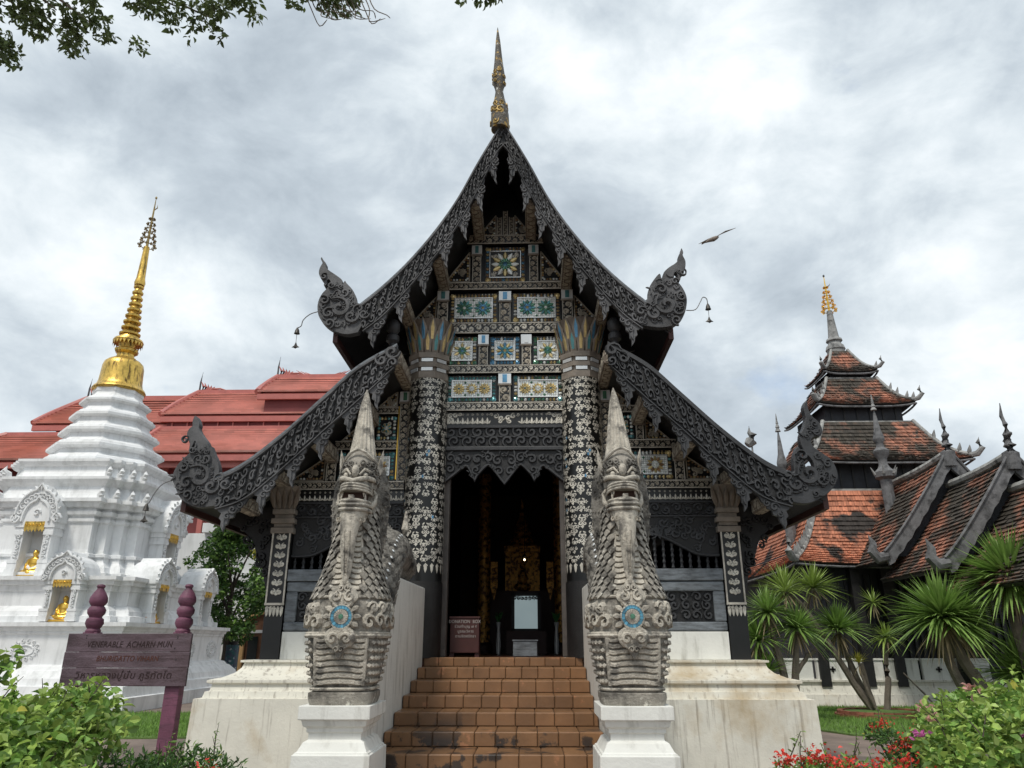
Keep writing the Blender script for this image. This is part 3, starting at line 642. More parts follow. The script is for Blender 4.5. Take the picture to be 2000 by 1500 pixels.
# ---- purlin ends under the gable and aisle roofs
def purlin(s, x, z, w_=.16, h_=.19, y0=-1.1):
    x0, x1 = sorted((s*x-w_/2, s*x+w_/2)); m = MB(); m.box(x0, x1, y0, .0, z, z+h_); p = bevel(m.build('purlin', brownwood, temple), .006)
    m = MB()
    vine(m, lambda a, b, h: (x0+.012+b, y0+a, z-.001-h), -y0, w_-.024, .006, False, None, 1, .17)
    for sx, q in ((x0, -1), (x1, 1)): vine(m, lambda a, b, h: (sx+q*(.001+h), y0+a, z+.012+b), -y0, h_-.024, .006, False, None, 2, .17)
    vine(m, lambda a, b, h: (x0+.01+a, y0-.001-h, z+.01+b), w_-.02, h_-.02, .006, False, None, 3, .17)
    stuff(m.build('scroll_carving', silverdim, p))
for s in (-1, 1):
    for x, z in ((.42, 7.84), (.97, 6.93), (1.47, 6.22), (1.49, 5.28), (1.98, 4.70), (2.55, 4.15), (3.19, 3.76), (3.62, 3.36)): purlin(s, x, z)
    # turned strut between the two roofs
    m = MB(); m.lathe([(.06, 5.44), (.1, 5.50), (.1, 5.55), (.06, 5.58), (.085, 5.64), (.05, 5.70), (.05, 5.74), (.095, 5.78), (.095, 5.86), (.06, 5.9), (.1, 5.96), (.1, 6.06), (.05, 6.12)], (s*1.62, -.75, 0), 14); m.build('turned_strut', darkcarve, temple, True)
    # inner aisle post with gilt rails beside the column
    x0, x1 = sorted((s*1.44, s*1.58)); post(x0, x1, 3.86, 5.24, -.05, j_green)
    m = MB(); m.box(*sorted((s*1.585, s*1.60)), -.09, -.05, 3.88, 5.0); m.box(*sorted((s*1.425, s*1.438)), -.09, -.05, 3.6, 5.1); m.build('gilt_rail', goldleaf, temple)
    # aisle gable tiers
    X = lambda a, b: sorted((s*a, s*b))
    beam(*X(1.46, 3.16), 3.73, 3.85, -.10, silverdim, seed=7); beam(*X(1.6, 2.52), 4.33, 4.46, -.09, silverdim, seed=8); beam(*X(1.6, 1.96), 4.88, 4.99, -.09, silverdim, seed=9)
    if s > 0: panel(1.62, 2.46, 3.87, 4.31, 2, 4, [(0, 4, 0, 4), (0, 5, 4, 4)], [0, 2, 4, 0], 11)
    else: panel(-2.10, -1.62, 3.87, 4.31, 1, 4, [(0, 5, 1, 4)], [2, 0, 4, 2], 12); panel(-2.46, -2.12, 3.87, 4.31, 1, 4, [(0, 5, 1, 4)], [2, 0, 4, 2], 16)
    panel(*X(1.62, 1.93), 4.48, 4.86, 1, None, [(2, 0, 4, 4)], [2, 0, 4, 2], 13, frame=False)
    post(*X(2.48, 2.62), 3.86, 4.32, -.07, j_green); post(*X(1.95, 2.06), 4.47, 4.87, -.07, j_green)
    tri([(s*2.66, 3.88), (s*3.14, 3.88), (s*2.66, 4.22)], 8); tri([(s*2.10, 4.48), (s*2.44, 4.48), (s*2.10, 4.80)], 9); tri([(s*1.64, 5.02), (s*1.9, 5.02), (s*1.64, 5.26)], 10)
    fringe(*X(1.46, 3.02), 3.555, 3.725, -.06, False)
    # carved strip, swept lambrequin, balusters, panel with frame
    x0, x1 = X(1.46, 3.02)
    m = MB(); m.box(x0, x1, -.02, .02, 3.34, 3.55); b = m.build('carved_frieze', blackwood, temple); m = MB(); vine(m, plane_xz(x0, 3.35, -.021), x1-x0, .19, .03, False, .15, 4, .17); m.box(x0, x1, -.06, -.021, 3.53, 3.552); m.box(x0, x1, -.06, -.021, 3.33, 3.348); stuff(m.build('scroll_carving', darkcarve, b))
    sw = cat([(1.46, 3.12), (1.9, 3.10), (2.2, 3.04), (2.45, 2.92), (2.68, 2.80), (2.85, 2.77), (3.02, 2.77)], 4)
    m = MB(); m.prism(mir([(1.46, 3.33)] + sw + [(3.02, 3.33)], s), -.03, .01); b = fixn(m.build('swept_lambrequin', blackwood, temple)); m = MB(); rr = random.Random(21); mf = plane_xz(0, 0, -.031)
    ribbon(m, mf, mir([(x, z+.02) for x, z in sw], s), [.018]*len(sw), .025)
    for k in range(34):
        x = 1.54+1.42*((k*.618) % 1); zb = min(z for xx, z in sw if abs(xx-x) < .2); z = rr.uniform(zb+.07, 3.29); curl(m, mf, s*x, z, rr.uniform(.12, .17), rr.uniform(0, 6), rr.choice((-1, 1)), rr.uniform(.015, .03), wd=.15); leaf(m, mf, s*x, z, .1, rr.uniform(0, 6), .02)
    stuff(m.build('scroll_carving', darkcarve, b))
    for k in range(13):
        x = s*(1.52+k*.122); m = MB(); pr = []
        for q in range(7): pr += [(.017, 2.60+q*.08), (.03, 2.63+q*.08), (.017, 2.66+q*.08)]
        m.lathe(pr, (x, .03, 0), 8); m.build('baluster', darkcarve, temple, True)
    m = MB(); m.box(x0, x1, -.14, .1, 2.44, 2.60); bevel(m.build('window_rail', greywood, temple), .012)
    m = MB(); m.box(x0, x1, -.06, .1, 1.78, 2.435); b = m.build('dado_panel', blackwood, temple)
    xa, xb = X(1.62, 2.86)
    for nm, q in (('frame_rail', (x0, x1, 2.30, 2.43)), ('frame_rail', (x0, x1, 1.785, 1.90)), ('frame_stile', (x0, xa, 1.9, 2.30)), ('frame_stile', (xb, x1, 1.9, 2.30))):
        m = MB(); m.box(q[0], q[1], -.12, -.061, q[2], q[3]); bevel(m.build(nm, greywood, b), .02, 2)
    m = MB(); n = 8
    for k in range(n):
        for z in (1.99, 2.12, 2.23):
            curl(m, plane_xz(0, 0, -.062), xa+(k+.5)*(xb-xa)/n+rr.uniform(-.02, .02), z, .15, rr.uniform(0, 6), rr.choice((-1, 1)), .035, wd=.15)
    stuff(m.build('scroll_carving', darkcarve, b))
    # outer post
    xa, xb = X(3.03, 3.29); m = MB(); m.box(xa, xb, -.13, .13, 1.42, 3.2); p = bevel(m.build('aisle_post', lacquer, temple), .006)
    mf = plane_xz(xa, 0, -.131); m = MB()
    for k in range(7):
        z = 2.30+k*.125
        for q in (-1, 1): curl(m, mf, .13+q*.045, z, .085, PI/2, q, .006); leaf(m, mf, .13, z-.05, .09, PI/2+q*.5, .006)
    for k in range(5): leaf(m, mf, .03+k*.05, 2.11, .14, -PI/2, .008, False, .16, 0); curl(m, mf, .03+k*.05, 2.08, .055, k, 1, .008)
    stuff(m.build('stencil_scrollwork', silver, p))
    m = MB(); m.box(xa, xa+.02, -.15, -.131, 2.15, 3.12); m.box(xb-.02, xb, -.15, -.131, 2.15, 3.12); m.box(xa-.005, xb+.005, -.155, -.131, 2.12, 2.15); m.build('edge_fillet', fillet, p)
    m = MB()
    for z0, z1, e in ((3.10, 3.18, .03), (3.18, 3.24, .0), (3.24, 3.31, .035), (3.31, 3.37, .0), (3.37, 3.44, .03)): m.box(xa-e, xb+e, -.13-e, .13+e, z0, z1)
    bevel(m.build('necking_band', capwood, temple), .006)
    m = MB(); m.loft([[(xm-hw, -d_, z), (xm+hw, -d_, z), (xm+hw, d_, z), (xm-hw, d_, z)] for xm in (s*3.16,) for hw, d_, z in ((.13, .13, 3.44), (.135, .14, 3.55), (.17, .18, 3.68), (.21, .22, 3.76))]); cp = m.build('post_capital', capwood, temple)
    for k in range(5):
        m = MB(); mf = plane_xz(s*3.16-.15+k*.075, 3.44, -.15); leaf(m, lambda a, b_, h: (s*3.16+(-.14+k*.07)*(1+b_*1.6)+a, -.132-h-b_*.24, 3.44+b_), 0, 0, .3, PI/2, .02, False, .14, 0); m.build('capital_petal', brownwood, cp)
    # carved eave bracket
    br = [(3.3, 2.25), (3.36, 2.4), (3.42, 2.62), (3.52, 2.8), (3.6, 3.0), (3.8, 3.18), (4.05, 3.28), (3.95, 3.42), (3.3, 3.5)]
    m = MB(); m.prism(mir(cat(br[:7], 3) + br[7:], s), -.04, .06); b = fixn(m.build('eave_bracket', blackwood, temple)); m = MB(); mf = plane_xz(0, 0, -.042)
    for k in range(16):
        t = rr.random(); x = 3.35+.5*t; z = rr.uniform(2.5+.75*t, 3.4); curl(m, mf, s*x, z, rr.uniform(.1, .16), rr.uniform(0, 6), rr.choice((-1, 1)), .03)
    stuff(m.build('scroll_carving', blackwood, b))
# ---- interior
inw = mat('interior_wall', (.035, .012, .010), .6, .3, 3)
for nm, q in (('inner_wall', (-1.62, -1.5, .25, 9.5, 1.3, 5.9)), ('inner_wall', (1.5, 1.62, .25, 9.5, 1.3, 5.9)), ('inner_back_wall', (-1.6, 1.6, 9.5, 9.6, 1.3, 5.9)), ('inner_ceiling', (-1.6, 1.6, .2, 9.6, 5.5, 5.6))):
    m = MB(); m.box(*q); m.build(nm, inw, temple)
# ---------------------------------------------------------------- tiled staircase
stair = thing('staircase', 'wide staircase of glossy brown tiles rising to the dark temple door', 'staircase', (0, -3, 0))
tile_m = mat('brown_glazed_tile', (.225, .118, .055), .33, .22, 2.5, .12, 25, orand=.16, c2=(.045, .032, .025), c2t=(.53, .57), c2s=3.4, world=True, c3=(.36, .17, .085), c3t=(.62, .66), c3s=5, zfade=(1.0, .75), coat=.15)
grout = mat('dark_grout', (.10, .06, .035), .8, .3, 6, world=True)
lips = [(-.30, 1.45)] + [(-.83-.51*k, 1.34-.129*k) for k in range(10)]
prof = [(-.28, 0)]; m = MB()
poly = [(.02, 0), (.02, lips[0][1]-.014)]
for i, (y, z) in enumerate(lips):
    poly.append((y+.012, z-.014)); nz = lips[i+1][1] if i+1 < len(lips) else 0
    poly.append((y+.012, nz-.014 if nz else 0))
m.prism(poly, -1.05, 1.05, 'x'); fixn(m.build('step_core', grout, stair))
def shared(m, name, mt):
    me = bpy.data.meshes.new(name); me.from_pydata(m.v, [], m.f); me.materials.append(mt); return me
TW = .2
def tilebox(sx, sy, sz, e=.006):
    m = MB(); r = [[(a*(sx/2-k), b*(sy/2-k), c) for a, b in ((-1, -1), (1, -1), (1, 1), (-1, 1))] for c, k in ((0, 0), (sz-e, 0), (sz, e))]
    m.loft(r); return m
cache = {}
def tile_mesh(sx, sy):
    k = (round(sx, 3), round(sy, 3))
    if k not in cache: cache[k] = shared(tilebox(sx, sy, .014), 'tile', tile_m)
    return cache[k]
rr = random.Random(4)
def put_tile(me, loc, rot, parent):
    o = bpy.data.objects.new('tile', me); col.objects.link(o); o.parent = parent; o.location = Vector(loc)-wloc(parent); o.rotation_euler = rot
for i, (y, z) in enumerate(lips):
    st = bpy.data.objects.new('step', None); col.objects.link(st); st.parent = stair; st.location = Vector((0, y, z))-stair.location
    nz = lips[i+1][1] if i+1 < len(lips) else 0; H = z-nz-.006; yb = lips[i-1][0] if i else .02; D = yb-y-.006
    x = -1.05+(.0 if i == 0 else rr.choice((.05, .07, .1, .16)))
    xs = [-1.045] + [x+TW*k for k in range(12) if -1.0 < x+TW*k < 1.02] + [1.045]
    for a, b in zip(xs, xs[1:]):
        if b-a < .03: continue
        wd = b-a-.007
        put_tile(tile_mesh(wd, H), ((a+b)/2, y+.012, nz+H/2+.003), (R(90)+rr.uniform(-.006, .006), 0, rr.uniform(-.004, .004)), st)
        put_tile(tile_mesh(wd, D), ((a+b)/2, y+D/2+.002, z-.014), (rr.uniform(-.004, .004), 0, 0), st)
# ramp walls carrying the serpents
for s in (-1, 1):
    m = MB(); x0, x1 = sorted((s*1.055, s*1.36))
    m.prism([(-.36, 0), (-.36, 2.33), (-2.35, 2.30), (-2.6, 2.18), (-3.6, 1.14), (-3.62, 0)], x0, x1, 'x'); bevel(fixn(m.build('ramp_wall', plaster, stair)), .02, 3)

# ---------------------------------------------------------------- pedestals
def pedestal(s, label):
    p = thing('statue_pedestal', label, 'pedestal', (s*1.19, -3.95, 0), 'pedestals of the serpent statues')
    cx, cy = s*1.19, -3.95
    def sq(z, hx, hy): return [(cx-hx, cy-hy, z), (cx+hx, cy-hy, z), (cx+hx, cy+hy, z), (cx-hx, cy+hy, z)]
    pr = [(1.15, .285, .33), (1.05, .285, .33), (1.045, .262, .305), (1.0, .25, .292), (.985, .225, .265), (.955, .225, .265), (.95, .21, .25), (.90, .21, .25), (.885, .24, .28), (.82, .275, .315), (.815, .29, .33), (.805, .29, .33), (.80, .305, .345), (.0, .325, .365)]
    m = MB(); m.loft([sq(*q) for q in reversed(pr)]); bevel(fixn(m.build('moulded_shaft', plaster, p)), .006)
    m = MB(); m.box(cx-.26, cx+.26, cy-.378, cy-.35, .12, .70); pl = bevel(m.build('carved_plaque', mat('plaque_dark', (.07, .05, .045), .6, .3, 4, .4, 40) if 'plaque_dark' not in MAT else MAT['plaque_dark'], p), .008)
    m = MB(); rr = random.Random(3)
    for k in range(10): curl(m, plane_xz(cx, 0, cy-.379), rr.uniform(-.18, .18), rr.uniform(.22, .62), .12, rr.uniform(0, 6), rr.choice((-1, 1)), .012)
    m.build('plaque_relief', MAT['plaque_dark'], pl)
pedestal(-1, 'moulded white pedestal on the left of the brown tiled steps')
pedestal(1, 'moulded white pedestal on the right of the brown tiled steps')

# ---------------------------------------------------------------- the two serpent statues
jring = mat('turquoise_mosaic', (.10, .30, .42), .25, .4, 30, isl=.4, metal=.2)
mouthm = mat('mouth_shade', (.06, .03, .022), .8)
SEC = [(0, 0, .25, .27, 6), (.05, 0, .265, .285, 6), (.09, 0, .265, .285, 6), (.10, 0, .24, .26, 5), (.14, 0, .24, .26, 5), (.15, 0, .25, .27, 5), (.3, 0, .285, .30, 4), (.45, 0, .31, .325, 3.6), (.58, 0, .325, .335, 3.2), (.66, 0, .33, .34, 3),
       (.75, 0, .325, .335, 3), (.85, 0, .295, .305, 2.7), (1.0, .0, .245, .26, 2.4), (1.15, .01, .205, .23, 2.2), (1.3, .02, .178, .205, 2), (1.5, .03, .16, .185, 2), (1.75, .05, .155, .18, 2)]
def sec(z):
    for a, b in zip(SEC, SEC[1:]):
        if a[0] <= z <= b[0]: return lerp(a, b, (z-a[0])/(b[0]-a[0]))
    return SEC[-1]
def spt(th, z, h=0):      # th 0 = front
    _, yc, rx, ry, n = sec(z); c, q = math.cos(th), math.sin(th); e = 2/n
    return ((rx+h)*math.copysign(abs(q)**e, q), yc-(ry+h)*math.copysign(abs(c)**e, c), z)
def naga(s, label):
    root = thing('serpent_statue', label, 'statue', (s*1.19, -3.95, 1.15), 'serpent statues guarding the steps')
    B = lambda m, n, mt, par=root, sm=True: m.build(n, mt, par, sm, 50, True)
    rr = random.Random(31+s); root.rotation_euler.z = R(2.0 if s < 0 else -1.0)
    m = MB(); zs = [z for z, *_ in SEC[:6]] + [.15+.05*k for k in range(1, 32)]
    m.loft([[spt(-2*PI*k/40, z) for k in range(40)] for z in zs + [1.75]]); B(m, 'chest_and_neck', stonemid)
    mf = lambda a, b, h: spt(a/max(sec(b)[2], .16), b, .002+h)
    # scales: neck and flanks
    m = MB()
    row = 0; z = .86
    while z < 1.62:
        rx = sec(z)[2]; n = int(2*PI*rx/.074)
        for k in range(n):
            th = 2*PI*(k+.5*(row % 2))/n; tt = (th+PI) % (2*PI)-PI
            if abs(tt)*rx < .085: continue
            d = .034; dz = .062
            a0, a1 = tt-d/rx, tt+d/rx
            m.add([spt(a0, z+dz*.5, .004), spt(a1, z+dz*.5, .004), spt(a1, z-dz*.2, .03), spt(tt, z-dz*.78, .038), spt(a0, z-dz*.2, .03), spt(tt, z+dz*.1, .036)], [(0, 5, 1), (1, 5, 2), (2, 5, 3), (3, 5, 4), (4, 5, 0)])
        z += .053; row += 1
    stuff(B(m, 'neck_scale', stonemid, sm=False))
    m = MB(); row = 0; z = .18
    while z < .50:
        rx = sec(z)[2]
        for side in (-1, 1):
            for k in range(11):
                tt = side*(.62+k*.2+.1*(row % 2)); d = .036; a0, a1 = tt-d/rx, tt+d/rx
                m.add([spt(a0, z-.022, .006), spt(a0, z+.006, .026), spt(tt, z+.02, .018), spt(a1, z+.006, .026), spt(a1, z-.022, .006), spt(tt, z-.012, .028)], [(0, 1, 5), (1, 2, 5), (2, 3, 5), (3, 4, 5)])
        z += .058; row += 1
    stuff(B(m, 'basket_scale', stone, sm=False))
    # wavy belly plates
    m = MB(); z = .17
    while z < 1.45:
        if not (.52 < z < .83):
            w_ = min(.42, .075/sec(z)[2]*1.25) if z > .6 else .40
            n = 9; ts = [-w_+2*w_*k/(n-1) for k in range(n)]; wv = lambda t: .007*math.cos(t/w_*PI*1.5)
            a = [spt(t, z+.024+wv(t), .003) for t in ts]; b_ = [spt(t, z+.012+wv(t), .022) for t in ts]; c_ = [spt(t, z-.012+wv(t), .024) for t in ts]; d_ = [spt(t, z-.02+wv(t), .003) for t in ts]
            m.add(a+b_+c_+d_, [(r_*n+j, r_*n+j+1, (r_+1)*n+j+1, (r_+1)*n+j) for r_ in range(3) for j in range(n-1)])
        z += .046
    stuff(B(m, 'belly_plate', stone))
    # mouldings
    for t0 in (-.47, .47):
        m = MB(); m.tube([spt(t0, .15+.04*k, .008) for k in range(10)], .02, 6); B(m, 'chest_moulding', stone)
        m = MB(); m.tube([spt(t0*(.95 if k < 1 else 1), .84+.05*k, .006) for k in range(12)], .014, 6); B(m, 'neck_moulding', stone)
    for z, r_ in ((.525, .02), (.83, .014), (.545, .012), (.12, .014)):
        m = MB(); ring = [spt(2*PI*k/40, z, .012) for k in range(41)]; m.tube(ring, r_, 6); B(m, 'collar_moulding', stone)
    # scroll collar
    m = MB()
    for side in (-1, 1):
        for k in range(6):
            x = side*(.17+k*.115)
            curl(m, mf, x, .63+.012*(k % 2), .135, 0 if side > 0 else PI, side, .035, wd=.16); curl(m, mf, x+side*.04, .745, .115, PI, -side, .032, wd=.16); leaf(m, mf, x, .69, .1, PI/2-side*.7, .03)
    stuff(B(m, 'collar_scroll', stone, sm=False))
    # medallion
    fy = lambda x, z, h: (x, spt(0, .67)[1]-.02-h, z)
    m = MB(); md = 0
    for k in range(12): leaf(m, fy, .085*math.cos(2*PI*k/12), .67+.085*math.sin(2*PI*k/12), .075, 2*PI*k/12, .03, False, .38, 0)
    ped = B(m, 'medallion', stone, sm=False)
    for nm, r0, r1, mt, hh in (('mosaic_ring', .062, .088, jring, .03), ('stone_ring', .02, .058, stone, .036), ('green_jewel', 0, .02, j_green, .044), ('rim', .088, .1, stone, .038)):
        m = MB(); n = 20
        for k in range(n):
            a, b_ = 2*PI*(k+.06)/n, 2*PI*(k+.94)/n
            m.add([fy(r0*math.cos(a), .67+r0*math.sin(a), hh), fy(r0*math.cos(b_), .67+r0*math.sin(b_), hh), fy(r1*math.cos(b_), .67+r1*math.sin(b_), hh), fy(r1*math.cos(a), .67+r1*math.sin(a), hh)], [(0, 1, 2, 3)])
        m.build(nm, mt, ped, False, 40, True)
    # spade above, heart below
    def plate(nm, pts, h0, h1, scr):
        f = lambda x, z, h: (x, min(spt(0, z)[1], spt(0, .67)[1]+.05)-h, z)
        pl = cat(pts, 3, True); m = MB(); n = len(pl)
        m.add([f(x, z, 0) for x, z in pl] + [f(x, z, h0) for x, z in pl] + [f(x*.8, .15*pl[0][1]+.85*z if 0 else z, h1) for x, z in pl], [(i, (i+1) % n, n+(i+1) % n, n+i) for i in range(n)] + [(n+i, n+(i+1) % n, 2*n+(i+1) % n, 2*n+i) for i in range(n)] + [list(range(2*n, 3*n))])
        o = fixn(B(m, nm, stone, sm=False)); m = MB()
        for cx, cz, sz, r_, fl in scr: curl(m, lambda a, b_, h: f(a, b_, h1+h), cx, cz, sz, r_, fl, .02, wd=.17)
        m.build('scroll', stone, o, False, 40, True)
    plate('heart_pendant', [(0, .565), (.07, .58), (.115, .55), (.12, .49), (.085, .44), (.05, .42), (.0, .345), (-.05, .42), (-.085, .44), (-.12, .49), (-.115, .55), (-.07, .58)], .05, .07, [(.055, .50, .1, PI, -1), (-.055, .50, .1, 0, 1), (.02, .42, .05, 0, 1), (-.02, .42, .05, PI, -1)])
    plate('spade_crest', [(0, .99), (.05, .92), (.10, .875), (.12, .82), (.08, .775), (.0, .77), (-.08, .775), (-.12, .82), (-.10, .875), (-.05, .92)], .045, .06, [(.055, .83, .1, PI/2, 1), (-.055, .83, .1, PI/2, -1), (.025, .9, .06, 0, -1), (-.025, .9, .06, PI, 1)])
    # head: jaws lofted along y
    def yl(secs, n=22, e=2.6):
        rg = []
        for y, zc, rx, rz in secs: rg.append([(rx*math.copysign(abs(math.cos(a))**(2/e), math.cos(a)), y, zc+rz*math.copysign(abs(math.sin(a))**(2/e), math.sin(a))) for a in [2*PI*k/n for k in range(n)]])
        m = MB(); m.loft(rg); return m
    def zl(secs, n=24, e=2.3):
        rg = []
        for z, rx, yc, ry in secs: rg.append([(rx*math.copysign(abs(math.cos(a))**(2/e), math.cos(a)), yc+ry*math.copysign(abs(math.sin(a))**(2/e), math.sin(a)), z) for a in [2*PI*k/n for k in range(n)]])
        m = MB(); m.loft(rg); return m
    lj = fixn(B(zl([(.93, .012, -.345, .012), (.96, .03, -.335, .025), (1.02, .052, -.325, .036), (1.12, .066, -.325, .045), (1.24, .078, -.335, .052), (1.34, .09, -.335, .062), (1.41, .102, -.315, .085), (1.46, .115, -.26, .14), (1.52, .145, -.17, .215), (1.57, .162, -.13, .25), (1.62, .165, -.13, .25), (1.645, .155, -.13, .24)]), 'lower_jaw_and_beard', stone))
    m = MB()
    for z, r_, e in ((1.64, .013, 1.0), (1.605, .014, 1.05), (1.565, .016, 1.04)): m.tube([(e*.168*math.sin(t), -.13-.252*e*math.cos(t), z-.02*math.cos(t)**2) for t in [-1.9+3.8*q/18 for q in range(19)]], r_, 6)
    m.build('lip_moulding', stone, lj, True, 50, True)
    m = MB()
    for k in range(9):
        x = (k-4)*.036; y = -.375+.10*(abs(x)/.15)**2
        curl(m, lambda a, b_, h: (a, y-h, b_), x, 1.445+.02*abs(k-4)*.3, .05, k, 1, .012)
    for k in range(3):
        for q in (-1, 1): leaf(m, lambda a, b_, h: (a, -.36+.15*abs(a)-h, b_), q*.01, 1.385+k*.035, .09, PI/2-q*.9, .012)
    stuff(m.build('chin_carving', stone, lj, False, 40, True))
    uj = fixn(B(zl([(1.715, .145, -.12, .235), (1.74, .162, -.13, .252), (1.775, .166, -.12, .245), (1.80, .165, -.09, .23), (1.85, .165, -.03, .21), (1.95, .15, .02, .18)]), 'upper_jaw', stonemid))
    m = MB()
    for z, r_ in ((1.722, .011), (1.745, .012), (1.768, .011)): m.tube([(.17*math.sin(t), -.13-.253*math.cos(t), z) for t in [-1.9+3.8*q/18 for q in range(19)]], r_, 6)
    m.tube([(.185*math.sin(t), -.10-.235*math.cos(t), 1.80+.05*abs(math.sin(t))) for t in [-1.6+3.2*q/16 for q in range(17)]], .022, 8)
    m.build('lip_moulding', stone, uj, True, 50, True)
    m = MB(); m.box(-.13, .13, -.25, .12, 1.60, 1.76); B(m, 'mouth_shade_block', mouthm, sm=False)  # solid dark block paints the shade between the open jaws
    for q in (-1, 1):
        m = MB(); m.tube([(q*.13, -.25, 1.63), (q*.133, -.255, 1.67), (q*.135, -.25, 1.71)], [.018, .013, .003], 8); B(m, 'fang', stone)
        m = MB(); m.tube([(q*.115, -.27, 1.735), (q*.117, -.275, 1.70), (q*.12, -.27, 1.67)], [.016, .011, .003], 8); B(m, 'fang', stone)
        m = MB(); m.tube([(q*.17, -.12, 1.605), (q*.21, -.10, 1.645), (q*.21, -.07, 1.725), (q*.18, -.08, 1.765)], [.03, .028, .024, .012], 8); B(m, 'cheek_scroll', stone)
        # ear
        m = MB(); m.add([(q*.17, -.06, 1.875), (q*.225, -.02, 1.925), (q*.24, .0, 2.06), (q*.235, .0, 2.17), (q*.20, .0, 2.08), (q*.175, -.03, 2.0), (q*.2, -.07, 2.0)], [(0, 1, 6), (1, 2, 6), (2, 3, 6), (3, 4, 6), (4, 5, 6), (5, 0, 6), (0, 5, 4, 3, 2, 1)]); B(m, 'ear', stone, sm=False)
        m = MB(); m.blob((q*.105, -.212, 1.875), (.036, .026, .028)); B(m, 'eye', stone)
        m = MB(); m.tube([(q*.05, -.25, 1.875), (q*.10, -.235, 1.925), (q*.16, -.165, 1.915), (q*.2, -.07, 1.96)], [.01, .016, .016, .006], 6); B(m, 'brow', stone)
    m = MB(); m.box(-.022, .022, -.36, -.30, 1.63, 1.675); B(m, 'front_tooth', stone, sm=False)
    m = MB(); rg = [(1.78, .18, .0, .25), (1.86, .198, .01, .255), (1.94, .198, .02, .245), (2.02, .182, .03, .215), (2.10, .15, .03, .165), (2.14, .12, .03, .13)]
    m.loft([[(rx*math.cos(2*PI*k/28), y+ry*math.sin(2*PI*k/28), z) for k in range(28)] for z, rx, y, ry in rg]); hd = B(m, 'head_dome', stonemid)
    m = MB(); hf = lambda a, b_, h: ((.198-.35*max(0, b_-1.95)+h)*math.sin(a/.2), .012-(.252-.42*max(0, b_-1.95)+h)*math.cos(a/.2), b_)
    for side in (-1, 1):
        for k in range(5):
            for j in range(3): curl(m, hf, side*(.07+k*.06), 1.86+j*.065, .075, rr.uniform(0, 6), side, .018)
    for k in range(8): leaf(m, hf, .03*math.cos(k*PI/4), 1.91+.055*math.sin(k*PI/4), .035, k*PI/4, .015)
    stuff(m.build('head_scroll', stonedk, hd, False, 40, True))
    m = MB(); m.blob((0, -.245, 1.91), (.042, .03, .06)); m.build('forehead_jewel', stone, hd, True, 50, True)
    m = MB(); m.tube([hf(a, 2.0+.12*math.cos(a/.2*.9)**2 if abs(a) < .3 else 2.0, .012) for a in [-.3+.6*k/20 for k in range(21)]], .014, 6); m.build('crown_rim', stone, hd, True, 50, True)
    m = MB(); prf = [(2.02, .158), (2.10, .142), (2.2, .124), (2.32, .104), (2.44, .086), (2.56, .066), (2.66, .046), (2.74, .024), (2.79, .004)]
    m.loft([[((r_*(1+.06*math.cos(16*a)))*math.cos(a)-.03*max(0, z-2.2), .03+.10*max(0, z-2.2)+r_*(1+.06*math.cos(16*a))*math.sin(a), z) for a in [2*PI*k/64 for k in range(64)]] for z, r_ in prf]); B(m, 'crown_spire', stone)
    # mane behind the head
    m = MB(); rg = [(1.08, .12, .06, .16), (1.18, .21, .10, .13), (1.4, .25, .12, .12), (1.65, .265, .13, .11), (1.86, .25, .13, .11), (2.0, .2, .12, .11), (2.12, .12, .06, .10)]
    m.loft([[(rx*math.cos(2*PI*k/28), y+ry*math.sin(2*PI*k/28), z) for k in range(28)] for z, rx, ry, y in rg]); mn = B(m, 'mane', stonedk)
    m = MB(); mnf = []
    for k in range(420):
        j = rr.randrange(len(rg)-1); t = rr.random(); z, rx, ry, y = lerp(rg[j], rg[j+1], t); a = rr.uniform(-PI, PI)
        c = Vector((rx*math.cos(a), y+ry*math.sin(a), z)); q = .013
        m.blob(c, (q, q, q), 5, 3)
    stuff(m.build('mane_granule', stonedk, mn, False, 40, True))
    m = MB()
    for q in (-1, 1): m.tube([(q*w_, y-.045+.008*0, z) for w_, y, z in ((.03, -.35, 1.36), (.028, -.345, 1.24), (.024, -.335, 1.12), (.018, -.325, 1.02))], .008, 5)
    for k in range(16): z = 1.36-k*.024; m.tube([(-.012, -.385+.03*(k/16), z), (.012, -.385+.03*(k/16), z)], .006, 5)
    m.build('beard_ridge', stone, lj, True, 50, True)
    # body running back along the ramp, dorsal fin, tail
    path = cat([(0, .12, .55), (0, .45, .62), (0, .85, .98), (0, 1.35, 1.32), (0, 1.9, 1.46), (0, 2.4, 1.42), (0, 2.8, 1.34), (0, 3.02, 1.42)], 5); rad = [.27-.10*(i/(len(path)-1))**1.5 for i in range(len(path))]; rad[-1] = .06; rad[-2] = .1
    m = MB(); m.tube(path, rad, 18); bb = B(m, 'trailing_body', stonedk)
    m = MB()
    for i in range(1, len(path)-2):
        p = Vector(path[i]); d = (Vector(path[i+1])-p).normalized(); up = Vector((1, 0, 0)).cross(d)
        if up.z < 0: up = -up
        for k in range(-6, 7):
            a = k*.27+(.13 if i % 2 else 0); rdir = up*math.cos(a)+Vector((1, 0, 0))*math.sin(a); tn = Vector((1, 0, 0))*math.cos(a)-up*math.sin(a); c = p+rdir*rad[i]
            m.add([c-tn*.035-d*.02, c+tn*.035-d*.02, c+tn*.03+d*.05+rdir*.02, c+d*.09+rdir*.022, c-tn*.03+d*.05+rdir*.02, c+rdir*.02], [(0, 1, 5), (1, 2, 5), (2, 3, 5), (3, 4, 5), (4, 0, 5)])
    stuff(m.build('body_scale', stonedk, bb, False, 40, True))
